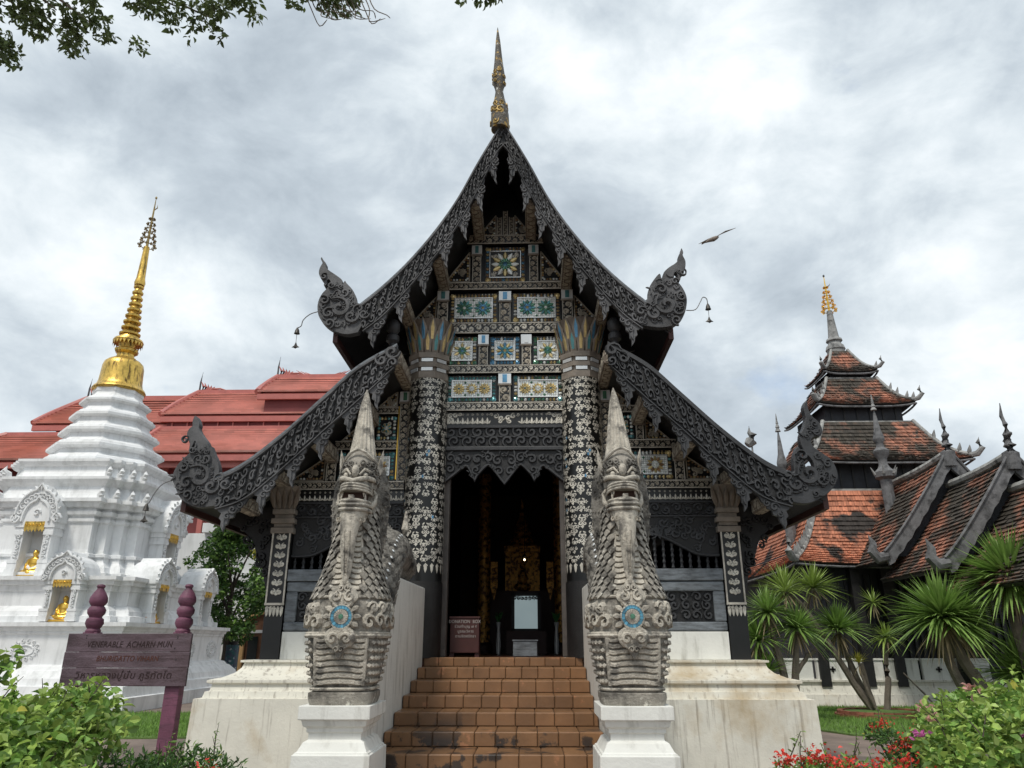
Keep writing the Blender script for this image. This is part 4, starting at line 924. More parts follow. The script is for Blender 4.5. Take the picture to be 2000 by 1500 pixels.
    for i in range(6, len(path)-3, 1):
        p = Vector(path[i]); d = (Vector(path[i+1])-p).normalized(); up = Vector((1, 0, 0)).cross(d); up = up if up.z > 0 else -up; c = p+up*(rad[i]-.01)
        m = MB(); t_ = Vector((.02, 0, 0)); m.add([c-d*.05-t_, c+d*.05-t_, c+up*.09+d*.03, c-d*.05+t_, c+d*.05+t_], [(0, 1, 2), (4, 3, 2), (1, 4, 2), (3, 0, 2)]); m.build('dorsal_spine', stonedk, bb, False, 40, True)
    for i in range(9, 19, 1):
        p = Vector(path[i]); d = (Vector(path[i+1])-p).normalized(); up = Vector((1, 0, 0)).cross(d); up = up if up.z > 0 else -up; q = -s
        a = q*.75; rdir = up*math.cos(a)+Vector((1, 0, 0))*math.sin(a); tn = Vector((1, 0, 0))*math.cos(a)-up*math.sin(a); c = p+rdir*(rad[i]+.024)
        m = MB(); m.add([c-tn*.022, c-d*.022, c+tn*.022, c+d*.022, c+rdir*.01], [(0, 1, 4), (1, 2, 4), (2, 3, 4), (3, 0, 4)]); m.build('mirror_diamond', mirrorw, bb, False, 40, True)
    m = MB(); m.tube([(0, 2.98, 1.30), (-s*.02, 3.05, 1.45), (-s*.0, 3.07, 1.65), (-s*.02, 3.06, 1.88), (-s*.03, 3.05, 2.12)], [.10, .075, .06, .05, .015], 12); B(m, 'tail_tip', stone)
    for ch in root.children:
        nm = ch.name.split('.')[0]; k = .78 if nm in ('lower_jaw_and_beard', 'upper_jaw', 'mouth_shade_block', 'fang', 'cheek_scroll', 'eye', 'brow') else .84 if nm in ('ear', 'head_dome', 'crown_spire') else 1
        if k < 1:
            for o_ in [ch] + list(ch.children): o_.data.transform(Matrix.Diagonal((k, 1, 1, 1)))
naga(-1, 'crowned stone serpent left of the steps, beside the purple name board')
naga(1, 'crowned stone serpent right of the steps, on the garden palm side')

# ---------------------------------------------------------------- inside the hall
dgold = mat('dim_gilt', (.62, .33, .08), .45, .4, 9, .4, 40, metal=.5, c2=(.10, .04, .015), c2t=(.48, .58), c2s=12)
for s in (-1, 1):
    t = thing('gilded_column', 'gilded red column inside the hall, %s of the altar' % ('left' if s < 0 else 'right'), 'column', (.19+s*.84, 6, 1.44), 'gilded columns inside the hall')
    m = MB(); m.lathe([(.14, 1.44), (.14, 5.3)], (.19+s*.84, 6, 0), 20); m.build('shaft', dgold, t, True); m = MB(); m.lathe([(.2, 1.44), (.2, 1.6), (.16, 1.66)], (.19+s*.84, 6, 0), 20); m.build('base', inw, t)
al = thing('altar', 'tiered gilded altar shrine deep inside the dark hall', 'altar', (.19, 6.6, 1.44))
m = MB(); m.box(-.75, 1.13, 6.3, 7.3, 1.44, 2.1); m.box(-.55, .93, 6.4, 7.2, 2.1, 2.75); m.build('stepped_base', inw, al)
for q in (-1, 1):
    m = MB(); m.box(.19+q*.33-.06, .19+q*.33+.06, 6.45, 6.6, 2.75, 3.62); m.build('shrine_pillar', dgold, al)
m = MB(); m.box(-.22, .60, 6.4, 6.7, 3.62, 3.74); m.build('shrine_cornice', dgold, al)
m = MB(); m.lathe([(.36, 3.74), (.28, 3.84), (.3, 3.88), (.2, 4.0), (.22, 4.05), (.13, 4.2), (.15, 4.24), (.07, 4.45), (.02, 4.9)], (.19, 6.6, 0), 12); m.build('tiered_crown', dgold, al)
m = MB(); m.box(-.1, .48, 6.62, 6.68, 2.75, 3.62); m.build('shrine_back', dgold, al)
bud = thing('altar_figure', 'small seated gilt figure inside the altar shrine', 'statue', (.19, 6.54, 2.75)); m = MB(); m.blob((.19, 6.54, 2.85), (.2, .12, .1)); m.blob((.19, 6.55, 3.06), (.11, .08, .18)); m.blob((.19, 6.54, 3.32), (.07, .07, .1)); m.lathe([(.03, 3.4), (.015, 3.46), (.003, 3.55)], (.19, 6.55, 0), 8); m.build('figure', dgold, bud, True)
for s in (-1, 1):
    t = thing('gilt_hanging_panel', 'carved gilt panel hanging %s of the inner altar' % ('left' if s < 0 else 'right'), 'ornament', (.19+s*.6, 5.6, 2.6), 'hanging gilt panels in the hall')
    x = .19+s*.6; m = MB(); m.box(x-.075, x+.075, 5.58, 5.62, 2.75, 3.3); m.prism([(x-.06, 2.74), (x+.06, 2.74), (x, 2.5)], 5.585, 5.615); o = fixn(m.build('panel', dgold, t)); m = MB(); vine(m, lambda a, b, h: (x-.07+b, 5.579-h, 2.78+a), .5, .14, .01); m.build('relief', dgold, t)
lamp = thing('hanging_lamp', 'small lit bulb lamp hanging before the gilded altar', 'lamp', (.25, 5.0, 3.28)); m = MB(); m.blob((.25, 5.0, 3.28), (.016, .016, .022)); m.build('bulb', mat('lit_bulb', (1, .82, .5), .5, 0, emit=6), lamp, True); m = MB(); m.tube([(.25, 5, 3.32), (.25, 5, 5.5)], .008, 6); m.lathe([(.05, 3.33), (.015, 3.40)], (.25, 5, 0), 10); m.build('cord', blackwood, lamp)
mr = thing('standing_mirror', 'glass-fronted cabinet reflecting pale daylight inside the hall', 'cabinet', (.28, 4.1, 1.44))
m = MB(); m.box(-.10, .66, 4.05, 4.5, 1.44, 1.86); m.build('cabinet_base', inw, mr)
mm_ = mat('mirror_glass', (.22, .26, .26), .03, 0, metal=1.0); m = MB(); m.box(.06, .50, 4.1, 4.12, 1.9, 2.5); m.build('pane', mm_, mr)
for q in ((-.0, .05, 1.86, 2.55), (.51, .56, 1.86, 2.55), (.0, .56, 2.5, 2.56), (0, .56, 1.86, 1.895)):
    m = MB(); m.box(q[0], q[1], 4.07, 4.14, q[2], q[3]); m.build('frame', blackwood, mr)
m = MB()
for k in range(7): curl(m, plane_xz(0, 0, 4.09), .07+k*.07, 2.46, .08, k, 1, .01)
m.build('cresting', blackwood, mr)
for x, lb_ in ((-.25, 'small glass vase of green leaves left of the glass cabinet'), (.86, 'small glass vase of green leaves right of the glass cabinet')):
    t = thing('vase', lb_, 'vase', (x, 4.2, 1.9)); m = MB(); m.lathe([(.04, 1.44), (.05, 1.6), (.03, 1.9), (.05, 2.02)], (x, 4.2, 0), 12); m.build('vessel', mirrorw, t, True); m = MB()
    for k in range(12): m.tube([(x, 4.2, 2.0), (x+rr.uniform(-.06, .06), 4.2+rr.uniform(-.06, .06), 2.12), (x+rr.uniform(-.1, .1), 4.2+rr.uniform(-.1, .1), 2.2)], [.006, .014, .002], 5)
    m.build('leaves', mat('vase_green', (.04, .16, .04), .5) if 'vase_green' not in MAT else MAT['vase_green'], t)
t = thing('offering_box', 'low grey box on the floor just inside the door', 'box', (.27, 1.2, 1.44)); m = MB(); m.box(.10, .46, 1.0, 1.3, 1.445, 1.66); bevel(m.build('box_body', greywood, t), .01); m = MB(); m.box(.09, .47, .99, 1.31, 1.662, 1.68); m.build('lid', greywood, t)
# donation box with lettering
txtm = mat('pale_lettering', (.42, .39, .37), .6, .1)
def text(body, size, loc, rot, mt, parent, name='lettering', ex=.003, sx=1.0, shear=0, al='CENTER'):
    cu = bpy.data.curves.new('t', 'FONT'); cu.body = body; cu.size = size; cu.extrude = ex; cu.align_x = al; cu.align_y = 'CENTER'; cu.shear = shear; cu.space_character = 1.06; cu.resolution_u = 3
    o = bpy.data.objects.new('t', cu); col.objects.link(o)
    me = bpy.data.meshes.new_from_object(o.evaluated_get(bpy.context.evaluated_depsgraph_get())); bpy.data.objects.remove(o)
    me.materials.clear(); me.materials.append(mt)
    q = bpy.data.objects.new(name, me); col.objects.link(q); q.parent = parent; q.location = Vector(loc)-wloc(parent); q.rotation_euler = rot; q.scale = (sx, 1, 1); return q
db = thing('donation_box', 'dark red donation box with white lettering left inside the doorway', 'box', (-.56, .4, 1.45))
m = MB(); m.box(-.77, -.36, .28, .55, 1.50, 1.96); bevel(m.build('box_body', mat('maroon_paint', (.06, .018, .016), .5, .15, 5), db), .008)
m = MB(); m.box(-.78, -.35, .27, .56, 1.962, 1.985); m.build('lid', MAT['maroon_paint'], db)
for q in (-.74, -.39): m = MB(); m.box(q-.03, q+.03, .3, .53, 1.445, 1.50); m.build('foot', MAT['maroon_paint'], db)
text('DONATION  BOX', .062, (-.565, .276, 1.915), (R(90), 0, 0), txtm, db, sx=.86)
for k, tx in enumerate(('ร่วมทำบุญ ๗ ๕', 'บูรณะวิหาร', 'ตามจิตศรัทธา')): text(tx, .05, (-.55, .276, 1.85-k*.065), (R(90), 0, 0), txtm, db)
# ---------------------------------------------------------------- white chedi
CX, CY = -13.85, 13.0
chedi = thing('white_chedi', 'tall white stupa with stepped tiers, niches and a gilded bell spire', 'stupa', (CX, CY, 0))
def redent(a, k=0, st=0.0):   # square plan of half size a with k corner steps of size st
    q = [(a, a-k*st)]
    for i in range(k): q += [(a-(i+1)*st, a-(k-i)*st), (a-(i+1)*st, a-(k-i-1)*st)] if i < k-1 else [(a-k*st, a-st), (a-k*st, a)]
    if k == 0: q = [(a, a)]
    elif k == 1: q = [(a, a-st), (a-st, a-st), (a-st, a)]
    else:
        q = []
        for i in range(k+1):
            q.append((a-i*st, a-(k-i)*st))
            if i < k: q.append((a-(i+1)*st, a-(k-i)*st))
    res = []
    for r in range(4):
        c, s_ = (1, 0, -1, 0)[r], (0, 1, 0, -1)[r]
        res += [(x*c-y*s_, x*s_+y*c) for x, y in q]
    return res
def octo(a, c=.42):
    b = a*c; return [(a, -b), (a, b), (b, a), (-b, a), (-a, b), (-a, -b), (-b, -a), (b, -a)]
def tiers(name, prof, plan, mt=chedw, par=chedi):
    m = MB(); m.loft([[(CX+x, CY+y, z) for x, y in plan(a)] for a, z in prof]); return fixn(m.build(name, mt, par))
sqp = lambda a: redent(a)
tiers('plinth', [(4.1, 0), (4.1, .35), (4.0, .37), (3.95, .62), (3.85, .64), (3.80, .80), (3.62, .98), (3.55, 1.0), (3.50, 1.08), (3.46, 1.1), (3.36, 1.12), (3.36, 1.86), (3.40, 1.90), (3.40, 1.96), (3.44, 1.98), (3.46, 2.06), (3.54, 2.08), (3.54, 2.18)], sqp)
tiers('terrace', [(3.30, 2.18), (3.30, 2.34), (3.20, 2.36), (3.16, 2.48), (3.04, 2.6), (3.0, 2.62), (3.0, 3.0), (3.04, 3.02), (3.06, 3.16), (3.14, 3.18), (3.16, 3.28), (3.22, 3.30), (3.22, 3.40)], lambda a: redent(a, 1, .35))
rd = lambda a: redent(a, 3, .30)
tiers('redented_body', [(2.62, 3.40), (2.62, 3.56), (2.55, 3.58), (2.5, 3.72), (2.36, 3.88), (2.34, 4.0), (2.40, 4.02), (2.40, 4.10), (2.26, 4.14), (2.24, 4.24), (2.24, 5.0), (2.30, 5.04), (2.30, 5.12), (2.24, 5.14), (2.24, 5.2), (2.34, 5.24), (2.36, 5.34), (2.28, 5.36), (2.28, 5.42), (2.40, 5.46), (2.44, 5.58), (2.52, 5.60), (2.52, 5.70)], rd)
tiers('upper_cornice', [(2.30, 5.70), (2.22, 5.9), (2.16, 6.1), (2.2, 6.14), (2.28, 6.2), (2.36, 6.3), (2.36, 6.38), (2.1, 6.4), (2.0, 6.6), (1.98, 6.76), (2.06, 6.80), (2.14, 6.9), (2.14, 6.98)], lambda a: redent(a, 3, .24))
for k, (a0, z0, a1, z1) in enumerate(((1.86, 6.98, 1.46, 7.50), (1.64, 7.50, 1.26, 8.08), (1.42, 8.08, 1.08, 8.66), (1.22, 8.66, .90, 9.22), (1.03, 9.22, .72, 9.72))):
    d = z1-z0
    tiers('octagonal_tier', [(a0-.10, z0), (a0, z0+.06), (a0, z0+d*.26), (a0-.06, z0+d*.30), (a0-.09, z0+d*.42), ((a0+a1)/2-.07, z0+d*.55), (a1+.02, z0+d*.72), (a1, z0+d*.8), (a1, z1+.003*k)], octo)
tiers('bell_seat', [(.74, 9.70), (.74, 9.84)], octo)
m = MB(); m.lathe([(.70, 9.8), (.82, 9.82), (.85, 9.88), (.81, 9.96), (.75, 10.0), (.72, 10.08), (.69, 10.2), (.67, 10.5), (.66, 10.75), (.62, 10.9), (.52, 11.0), (.40, 11.04), (.37, 11.06)], (CX, CY, 0), 40); gb = m.build('gilded_bell', gold, chedi, True)
m = MB(); m.lathe([(.37, 11.04), (.38, 11.1), (.30, 11.14), (.28, 11.26), (.38, 11.34), (.40, 11.42), (.35, 11.46), (.28, 11.5)], (CX, CY, 0), 8); m.build('gilded_throne', gold, chedi)
m = MB(); m.lathe([(.26, 11.5), (.30, 11.64), (.47, 11.66), (.50, 11.74), (.46, 11.82), (.34, 11.86), (.30, 11.96)], (CX, CY, 0), 24); pl = m.build('umbrella_plate', gold, chedi, True)
for k in range(24):
    a = 2*PI*k/24; m = MB(); m.add([(CX+.49*math.cos(a+q), CY+.49*math.sin(a+q), z) for q, z in ((-.1, 11.7), (.1, 11.7), (0, 11.55))], [(0, 1, 2)]); m.build('gilded_tassel', gold, pl)
prf = []; z = 11.96; r = .34
for k in range(9): prf += [(r*.74, z), (r, z+.04), (r*1.03, z+.10), (r*.78, z+.15)]; z += .235; r *= .915
m = MB(); m.lathe(prf, (CX, CY, 0), 24); m.build('ringed_spire', gold, chedi, True)
m = MB(); m.lathe([(.17, z-.08), (.19, z+.02), (.15, z+.2), (.13, z+.7), (.10, 15.6)], (CX, CY, 0), 16); m.build('spire_cone', gold, chedi, True)
hg = mat('filigree_gilt', (.30, .22, .09), .4, .4, 9, metal=.7)
m = MB(); m.lathe([(.05, 15.6), (.03, 17.2), (.008, 17.8)], (CX, CY, 0), 8); hti = m.build('crown_finial', hg, chedi)
for k in range(6):
    zz_ = 15.66+k*.23; r = .26-.036*k; m = MB()
    for q in range(10):
        a = 2*PI*q/10+k*.3; f = lambda u, v, h: (CX+(r+u)*math.cos(a), CY+(r+u)*math.sin(a)+h, zz_+v); curl(m, f, .02, .0, .15-.012*k, 1.5, 1, .02)
    m.tube([(CX+r*math.cos(2*PI*q/16), CY+r*math.sin(2*PI*q/16), zz_) for q in range(17)], .016, 5); m.build('filigree_ring', hg, hti)
m = MB(); m.tube([(CX, CY, 17.2), (CX+.12, CY, 17.3), (CX+.1, CY, 17.45)], [.02, .02, .004], 6); m.blob((CX, CY, 17.75), (.04, .04, .06)); m.build('needle_ornament', hg, hti)
# niches
def niche(pos, face, w_, h_, dep, has_fig, label=None):
    # face: 0 -> -Y, 1 -> +X ; local frame: a to the right, d outwards
    px, py, pz = pos
    def T(a, d, z): return (px+a, py-d, pz+z) if face == 0 else (px+d, py+a, pz+z)
    def bx(m, a0, a1, d0, d1, z0, z1):
        vs = [T(a, d, z) for z in (z0, z1) for a, d in ((a0, d0), (a1, d0), (a1, d1), (a0, d1))]
        m.add(vs, [(3,2,1,0),(4,5,6,7),(0,1,5,4),(1,2,6,5),(2,3,7,6),(3,0,4,7)])
    hw = w_/2; op = hw*.52
    m = MB(); bx(m, -op, op, -.25, .025, 0, h_*.7); nb = m.build('niche', mat('niche_grey', (.62, .63, .63), .8, .08, 3) if 'niche_grey' not in MAT else MAT['niche_grey'], chedi); fixn(nb)
    for s in (-1, 1):
        m = MB(); a0, a1 = sorted((s*op, s*(hw*.92))); bx(m, a0, a1, 0, dep, 0, h_*.58)
        for z0, z1, e in ((0, .08, .10), (.08, .14, .06), (.14, .18, .08), (.44, .48, .08), (.48, .52, .05), (.52, .58, .10)): a0, a1 = sorted((s*(op-.05*e), s*(hw*.92+w_*e*.6))); bx(m, a0, a1, -.01-.1*e, dep+w_*e*.5, z0*h_+.002, z1*h_-.002)
        fixn(m.build('pilaster', chedw, nb)); m = MB()
        for k in range(5): curl(m, lambda a, b, h: T(a, dep+.012+h, b), s*(op+hw*.2), h_*(.2+.055*k), h_*.06, k, s, .03)
        m.build('pilaster_relief', chedw, nb)
    arc = [(-hw*1.12, h_*.58)] + [(hw*1.12*math.cos(t)*(1 if abs(math.cos(t)) > .3 else .97), h_*(.60+.34*math.sin(t)**.85)) for t in [PI-PI*k/14 for k in range(15)]] + [(hw*1.12, h_*.58)]
    arc[8] = (0, h_*1.0)
    inn = [(op*1.02, h_*.58)] + [(op*1.02*math.cos(t), h_*(.58+.22*math.sin(t))) for t in [PI*k/8 for k in range(9)]]
    m = MB(); n = len(arc); vs = [T(a, dep*1.0+.05, z) for a, z in arc] + [T(a, -.35, z) for a, z in arc]
    m.add(vs, [list(range(n))] + [(i, (i+1) % n, n+(i+1) % n, n+i) for i in range(n)]); ar = fixn(m.build('arch_pediment', chedw, nb)); m = MB()
    f = lambda a, b, h: T(a, dep+.055+h, b)
    for k in range(13):
        t = PI*(k+.5)/13; curl(m, f, hw*.93*math.cos(t), h_*(.59+.28*math.sin(t)), h_*.075, t*3, 1 if t > PI/2 else -1, .05); leaf(m, f, hw*1.05*math.cos(t), h_*(.60+.33*math.sin(t)), h_*.06, t, .05)
    ribbon(m, f, [(a*.62, h_*.58+(z-h_*.58)*.66) for a, z in arc], [h_*.018]*len(arc), .06); ribbon(m, f, [(a*.97, z-.01) for a, z in arc], [h_*.016]*len(arc), .07); curl(m, f, 0, h_*.68, h_*.09, 0, 1, .05)
    for s in (-1, 1): curl(m, f, s*hw*1.05, h_*.62, h_*.12, 0, s, .07)
    m.build('arch_relief', chedw, ar)
    m = MB(); bx(m, -op*.98, op*.98, dep*.9, dep*1.0+.052, h_*.50, h_*.585)
    for k in range(6): a = -op+(k+.5)*op/3; m.add([T(a-op/6, dep+.05, h_*.50), T(a+op/6, dep+.05, h_*.50), T(a, dep+.05, h_*.47)], [(0, 1, 2)])
    vl = fixn(m.build('gold_valance', gold, nb)); m = MB()
    for k in range(6): curl(m, lambda a, b, h: T(a, dep+.053+h, b), -op+(k+.5)*op/3, h_*.542, op/3.2, 0, 1, .015)
    m.build('valance_relief', goldleaf, vl)
    if has_fig:
        c = T(0, dep*.35, 0); t = thing('golden_monk_statue', label, 'statue', c, 'golden seated monk statues in the stupa niches'); k = w_/1.3
        def L(a, d, z): return Vector(T(a*k, dep*.35+d*k, z*k))-Vector(T(0, dep*.35, 0))+Vector(c)
        m = MB()
        def bl(p, r): m.blob(L(*p), [q*k for q in ((r[0], r[1], r[2]) if face == 0 else (r[1], r[0], r[2]))], 12, 8)
        bl((0, .05, .14), (.34, .22, .10)); bl((-.22, .1, .16), (.16, .12, .08)); bl((.22, .1, .16), (.16, .12, .08)); bl((0, 0, .3), (.17, .13, .18)); bl((0, 0, .46), (.18, .12, .17)); bl((0, 0, .57), (.19, .10, .08)); bl((0, .0, .64), (.06, .06, .09)); bl((0, .01, .77), (.085, .095, .12)); bl((0, .095, .76), (.02, .03, .025))
        for s in (-1, 1):
            m.tube([L(s*.18, 0, .57), L(s*.235, .04, .40), L(s*.16, .16, .26), L(s*.03, .22, .24)], [.06*k, .052*k, .045*k, .035*k], 8); bl((s*.088, .0, .78), (.015, .02, .04))
        b_ = m.build('body', goldleaf, t, True, 180); md = b_.modifiers.new('remesh', 'REMESH'); md.mode = 'VOXEL'; md.voxel_size = .022*k; md.use_smooth_shade = True
        m = MB(); m.loft([[L(a, d, z) for a, d in ((-.36*f_, -.2), (.36*f_, -.2), (.36*f_, .28*f_), (-.36*f_, .28*f_))] for f_, z in ((1, 0), (1, .03), (.92, .04), (.92, .07))]); fixn(m.build('seat', goldleaf, t))
F0, F1 = CY-3.0, CX+3.0
niche((CX-.05, CY-2.24, 3.42), 0, 1.15, 2.65, .45, True, 'golden seated monk in the upper niche of the stupa front')
niche((CX+1.55, F0, 2.2), 0, 1.0, 1.85, .40, True, 'golden seated monk in the lower front niche behind the name board')
niche((CX-1.55, F0, 2.2), 0, 1.0, 1.85, .40, False)
niche((CX+2.24, CY, 3.42), 1, 1.15, 2.65, .45, True, 'golden seated monk in the upper niche of the stupa side')
niche((F1, CY-1.55, 2.2), 1, 1.0, 1.85, .40, True, 'golden seated monk in the nearer lower niche of the stupa side')
niche((F1, CY+1.55, 2.2), 1, 1.0, 1.85, .40, False)
# corner flame ornaments and wall rosettes
for a, z, st, n in ((2.4, 5.70, .30, 3), (2.24, 6.38, .24, 3)):
    for i in range(n+1):
        for sx, sy in ((1, -1), (-1, -1), (1, 1)):
            x, y = CX+sx*(a-i*st), CY+sy*(a-(n-i)*st); m = MB(); m.tube([(x, y, z-.02), (x+sx*.02, y+sy*.02, z+.1), (x+sx*.1, y+sy*.1, z+.2), (x+sx*.06, y+sy*.06, z+.36)], [.09, .10, .07, .01], 7); m.blob((x+sx*.08, y+sy*.08, z+.08), (.07, .07, .05), 7, 4); m.build('corner_flame', chedw, chedi, True)
for k in range(4):
    for face in (0, 1):
        c = -2.55+k*1.7; m = MB(); f = (lambda a, b, h: (CX+c+a, CY-3.362-h, 1.48+b)) if face == 0 else (lambda a, b, h: (CX+3.362+h, CY+c+a, 1.48+b))
        for q in range(14): t = 2*PI*q/14; curl(m, f, .34*math.cos(t), .22*math.sin(t), .12, t, 1, .03)
        ribbon(m, f, [(.24*math.cos(2*PI*q/16), .13*math.sin(2*PI*q/16)) for q in range(17)], [.02]*17, .03); curl(m, f, 0, 0, .12, 0, 1, .03); m.build('stucco_cartouche', chedw, chedi)
t = thing('flower_offering', 'orange marigold offering at the foot of the stupa side niche', 'flowers', (CX+3.35, CY-1.6, 2.19)); m = MB(); rr = random.Random(8)
for k in range(26): m.blob((CX+3.28+rr.uniform(-.12, .12), CY-1.85+rr.uniform(-.2, .2), 2.24+rr.uniform(0, .1)), (.05, .05, .04), 6, 4)
m.build('blossoms', mat('marigold', (.75, .22, .02), .6, .2, isl=.3), t); m = MB(); m.lathe([(.1, 2.19), (.16, 2.28)], (CX+3.28, CY-1.85, 0), 10); m.build('bowl', goldleaf, t)

# ---------------------------------------------------------------- tiled roof builder
def tiles(mb, f, rows, cols, th=.02, jit=.0, rr=random.Random(3), gap=.06, flat_=False, lip=.35):
    # f(s,t): s along the eave 0..1, t from eave 0 to ridge 1
    for i in range(rows):
        t0, t1 = i/rows, min(1, (i+1.15)/rows)
        for j in range(cols):
            o_ = .5*(i % 2)/cols if not flat_ else 0
            s0, s1 = max(0, min(1, (j+gap/2)/cols+o_)), max(0, min(1, (j+1-gap/2)/cols+o_))
            if s1-s0 < .2/cols: continue
            a, b, c, d = Vector(f(s0, t0)), Vector(f(s1, t0)), Vector(f(s1, t1)), Vector(f(s0, t1)); n = (b-a).cross(d-a)
            if n.length < 1e-8: continue
            n.normalize(); h = th*(1+rr.uniform(-jit, jit)); u = n*h; q = n*.003
            k_ = n*(h*lip); mb.add([a+u, b+u, c+q, d+q, a+k_, b+k_], [(0, 1, 2, 3), (4, 5, 1, 0)])
def under(mb, f, n=8, th=.08, ns=2):
    g0 = [[Vector(f(s/ns, t/n)) for s in range(ns+1)] for t in range(n+1)]
    nn_ = (g0[0][ns]-g0[0][0]).cross(g0[n][0]-g0[0][0]).normalized()
    top = [p-nn_*.006 for r_ in g0 for p in r_]; bot = [p-nn_*th for r_ in g0 for p in r_]; w_ = ns+1; N_ = len(top)
    fs = []
    for t in range(n):
        for s in range(ns):
            a = t*w_+s; fs += [(a, a+1, a+w_+1, a+w_), (N_+a, N_+a+w_, N_+a+w_+1, N_+a+1)]
    ed = list(range(w_)) + [w_*k+ns for k in range(1, n+1)] + [n*w_+s for s in range(ns-1, -1, -1)] + [w_*k for k in range(n-1, 0, -1)]
    for a, b in zip(ed, ed[1:]+ed[:1]): fs.append((a, N_+a, N_+b, b))
    mb.add(top+bot, fs)

# ---------------------------------------------------------------- red-roofed hall behind the chedi
redtile = mat('red_glazed_roof', (.70, .36, .31), .33, .12, .5, .1, 10, isl=.12, coat=.45, spec=.7, c2=(.56, .24, .18), c2t=(.45, .7), c2s=.25)
redtrim = mat('red_trim', (.42, .13, .11), .4, .15, 2)
redwall = mat('dark_red_wall', (.16, .028, .028), .6, .2, 1)
hall = thing('red_roofed_hall', 'large hall with tiered glossy red tiled roofs behind the white stupa', 'building', (-16, 30, 0))
def hall_roof(xl, xr, ze, zr, ye, yr, rows, lean=0, flare=.8, endridge=True, nm='roof_tier'):
    def f(s, t):
        u = t; sag = -.10*math.sin(PI*t)*(zr-ze)*.6
        x = xl+(xr-xl)*s + (lean*(t-0)+flare*(-.35*math.sin(PI*t)))*(1-s)
        return (x, ye+(yr-ye)*t, ze+(zr-ze)*t+sag)
    m = MB(); tiles(m, f, rows, 40, .20, 0, gap=.0, flat_=True, lip=.5); m.mi = 0; r_ = m.build(nm, redtile, hall); stuff(r_)
    m = MB(); under(m, f, 8, .2); m.build('roof_deck', redtrim, r_)
    m = MB(); m.tube([Vector(f(0, k/10))+Vector((0, -.03, .10)) for k in range(11)], .17, 8); m.build('verge_ridge', redtrim, r_, True)
    m = MB(); a, b = f(0, 1), f(1, 1); m.box(a[0], b[0], a[1]-.16, a[1]+.16, a[2]-.05, a[2]+.2); m.build('ridge_cap', redtrim, r_)
    m = MB(); a, b = f(0, 0), f(1, 0); m.box(a[0], b[0], a[1]-.06, a[1]+.1, a[2]-.32, a[2]-.04); m.build('fascia', redtrim, r_)
    if endridge:
        p = Vector(f(0, 1))+Vector((0, 0, .2)); m = MB()
        for k in range(5): m.tube([p+Vector((.1+k*.12, 0, 0)), p+Vector((.15+k*.14, 0, .25-.03*k)), p+Vector((-.02+k*.2, 0, .55-.08*k))], [.09, .07, .01], 6)
        m.tube([p+Vector((.5, 0, .1)), p+Vector((1.1, 0, .12)), p+Vector((1.5, 0, .02))], [.06, .05, .01], 6); m.build('ridge_naga', redtrim, r_, True)
        m = MB(); m.tube([p+Vector((-.05, 0, 0)), p+Vector((-.05, 0, .5)), p+Vector((.0, 0, 1.1))], [.05, .045, .01], 6); m.build('lightning_rod', greycarve, r_)
    return r_
hall_roof(-13.75, 2, 13.95, 15.35, 25.0, 26.6, 8, .40, .6)
r_ = hall_roof(-18.8, 2, 12.85, 14.7, 25.3, 27.2, 12, .95, .9); hall_roof(-25.7, 2, 12.5, 14.45, 25.6, 27.4, 12, 1.5, 1.0)
hall_roof(-19.2, 2, 10.15, 12.05, 22.8, 25.3, 14, .5, .2, False); hall_roof(-31, 2, 9.9, 11.9, 23.1, 25.7, 14, 4.0, .3, False)
m = MB(); m.box(-18.5, 2, 25.45, 40, 12.0, 13.0); m.box(-24.5, -18.5, 25.75, 40, 11.7, 12.6); m.box(-13.4, 2, 25.2, 38, 13.0, 14.0); m.build('clerestory', redwall, hall)
m = MB(); m.box(-29, 2, 24.2, 40, 0, 10.2); m.build('wall', redwall, hall)
for k in range(14):
    m = MB(); x = -28+k*2.1; m.box(x-.12, x+.12, 24.05, 24.2, 0, 9.9); m.build('wall_post', redtrim, hall)
for k in range(24):
    m = MB(); x = -18.2+k*.8; m.box(x-.03, x+.03, 25.38, 25.45, 12.05, 12.9); m.build('clerestory_batten', redtrim, hall)
# ridge ornament in the middle of the top roof
m = MB()
for s in (-1, 1):
    for k in range(3): m.tube([(-10.9+s*.1, 26.6, 15.5), (-10.9+s*(.5+.25*k), 26.6, 15.5+.03*k), (-10.9+s*(1.0+.25*k), 26.6, 15.72+.06*k)], [.06, .05, .01], 6)
m.build('ridge_ornament', redtrim, hall, True)

# ---------------------------------------------------------------- white building, tree and pillar between chedi and temple
wb = thing('white_side_building', 'plain white building with an arched ochre doorway behind the stupa', 'building', (-9.5, 19, 0))
ochre = mat('ochre_trim', (.55, .34, .15), .7, .15, 3); dglass = mat('dark_glass', (.015, .02, .02), .12, .1); brdoor = mat('door_brown', (.16, .075, .04), .5, .3, 4)
pw = mat('pale_wall', (.66, .67, .67), .8, .06, 1.5, c2=(.5, .51, .5), c2t=(.5, .8), c2s=1, stretch=(2, 2, .4))
m = MB(); m.box(-15, -4, 21.20, 27, 0, 6.2); m.build('wall', pw, wb); m = MB(); m.box(-13.8, -3.8, 20.90, 27, 6.2, 6.6); m.build('eave_band', pw, wb); m = MB(); m.box(-13.6, -3.9, 21.05, 21.19, 4.1, 4.5); m.build('string_course', pw, wb)
dx = -10.75
m = MB(); m.prism([(dx-.72, .02), (dx-.72, 2.35)] + [(dx+.72*math.cos(t), 2.15+.72*math.sin(t)) for t in [PI-PI*k/14 for k in range(15)]] + [(dx+.72, 2.15), (dx+.72, .02)], 21.10, 21.18); dd = fixn(m.build('door', brdoor, wb))
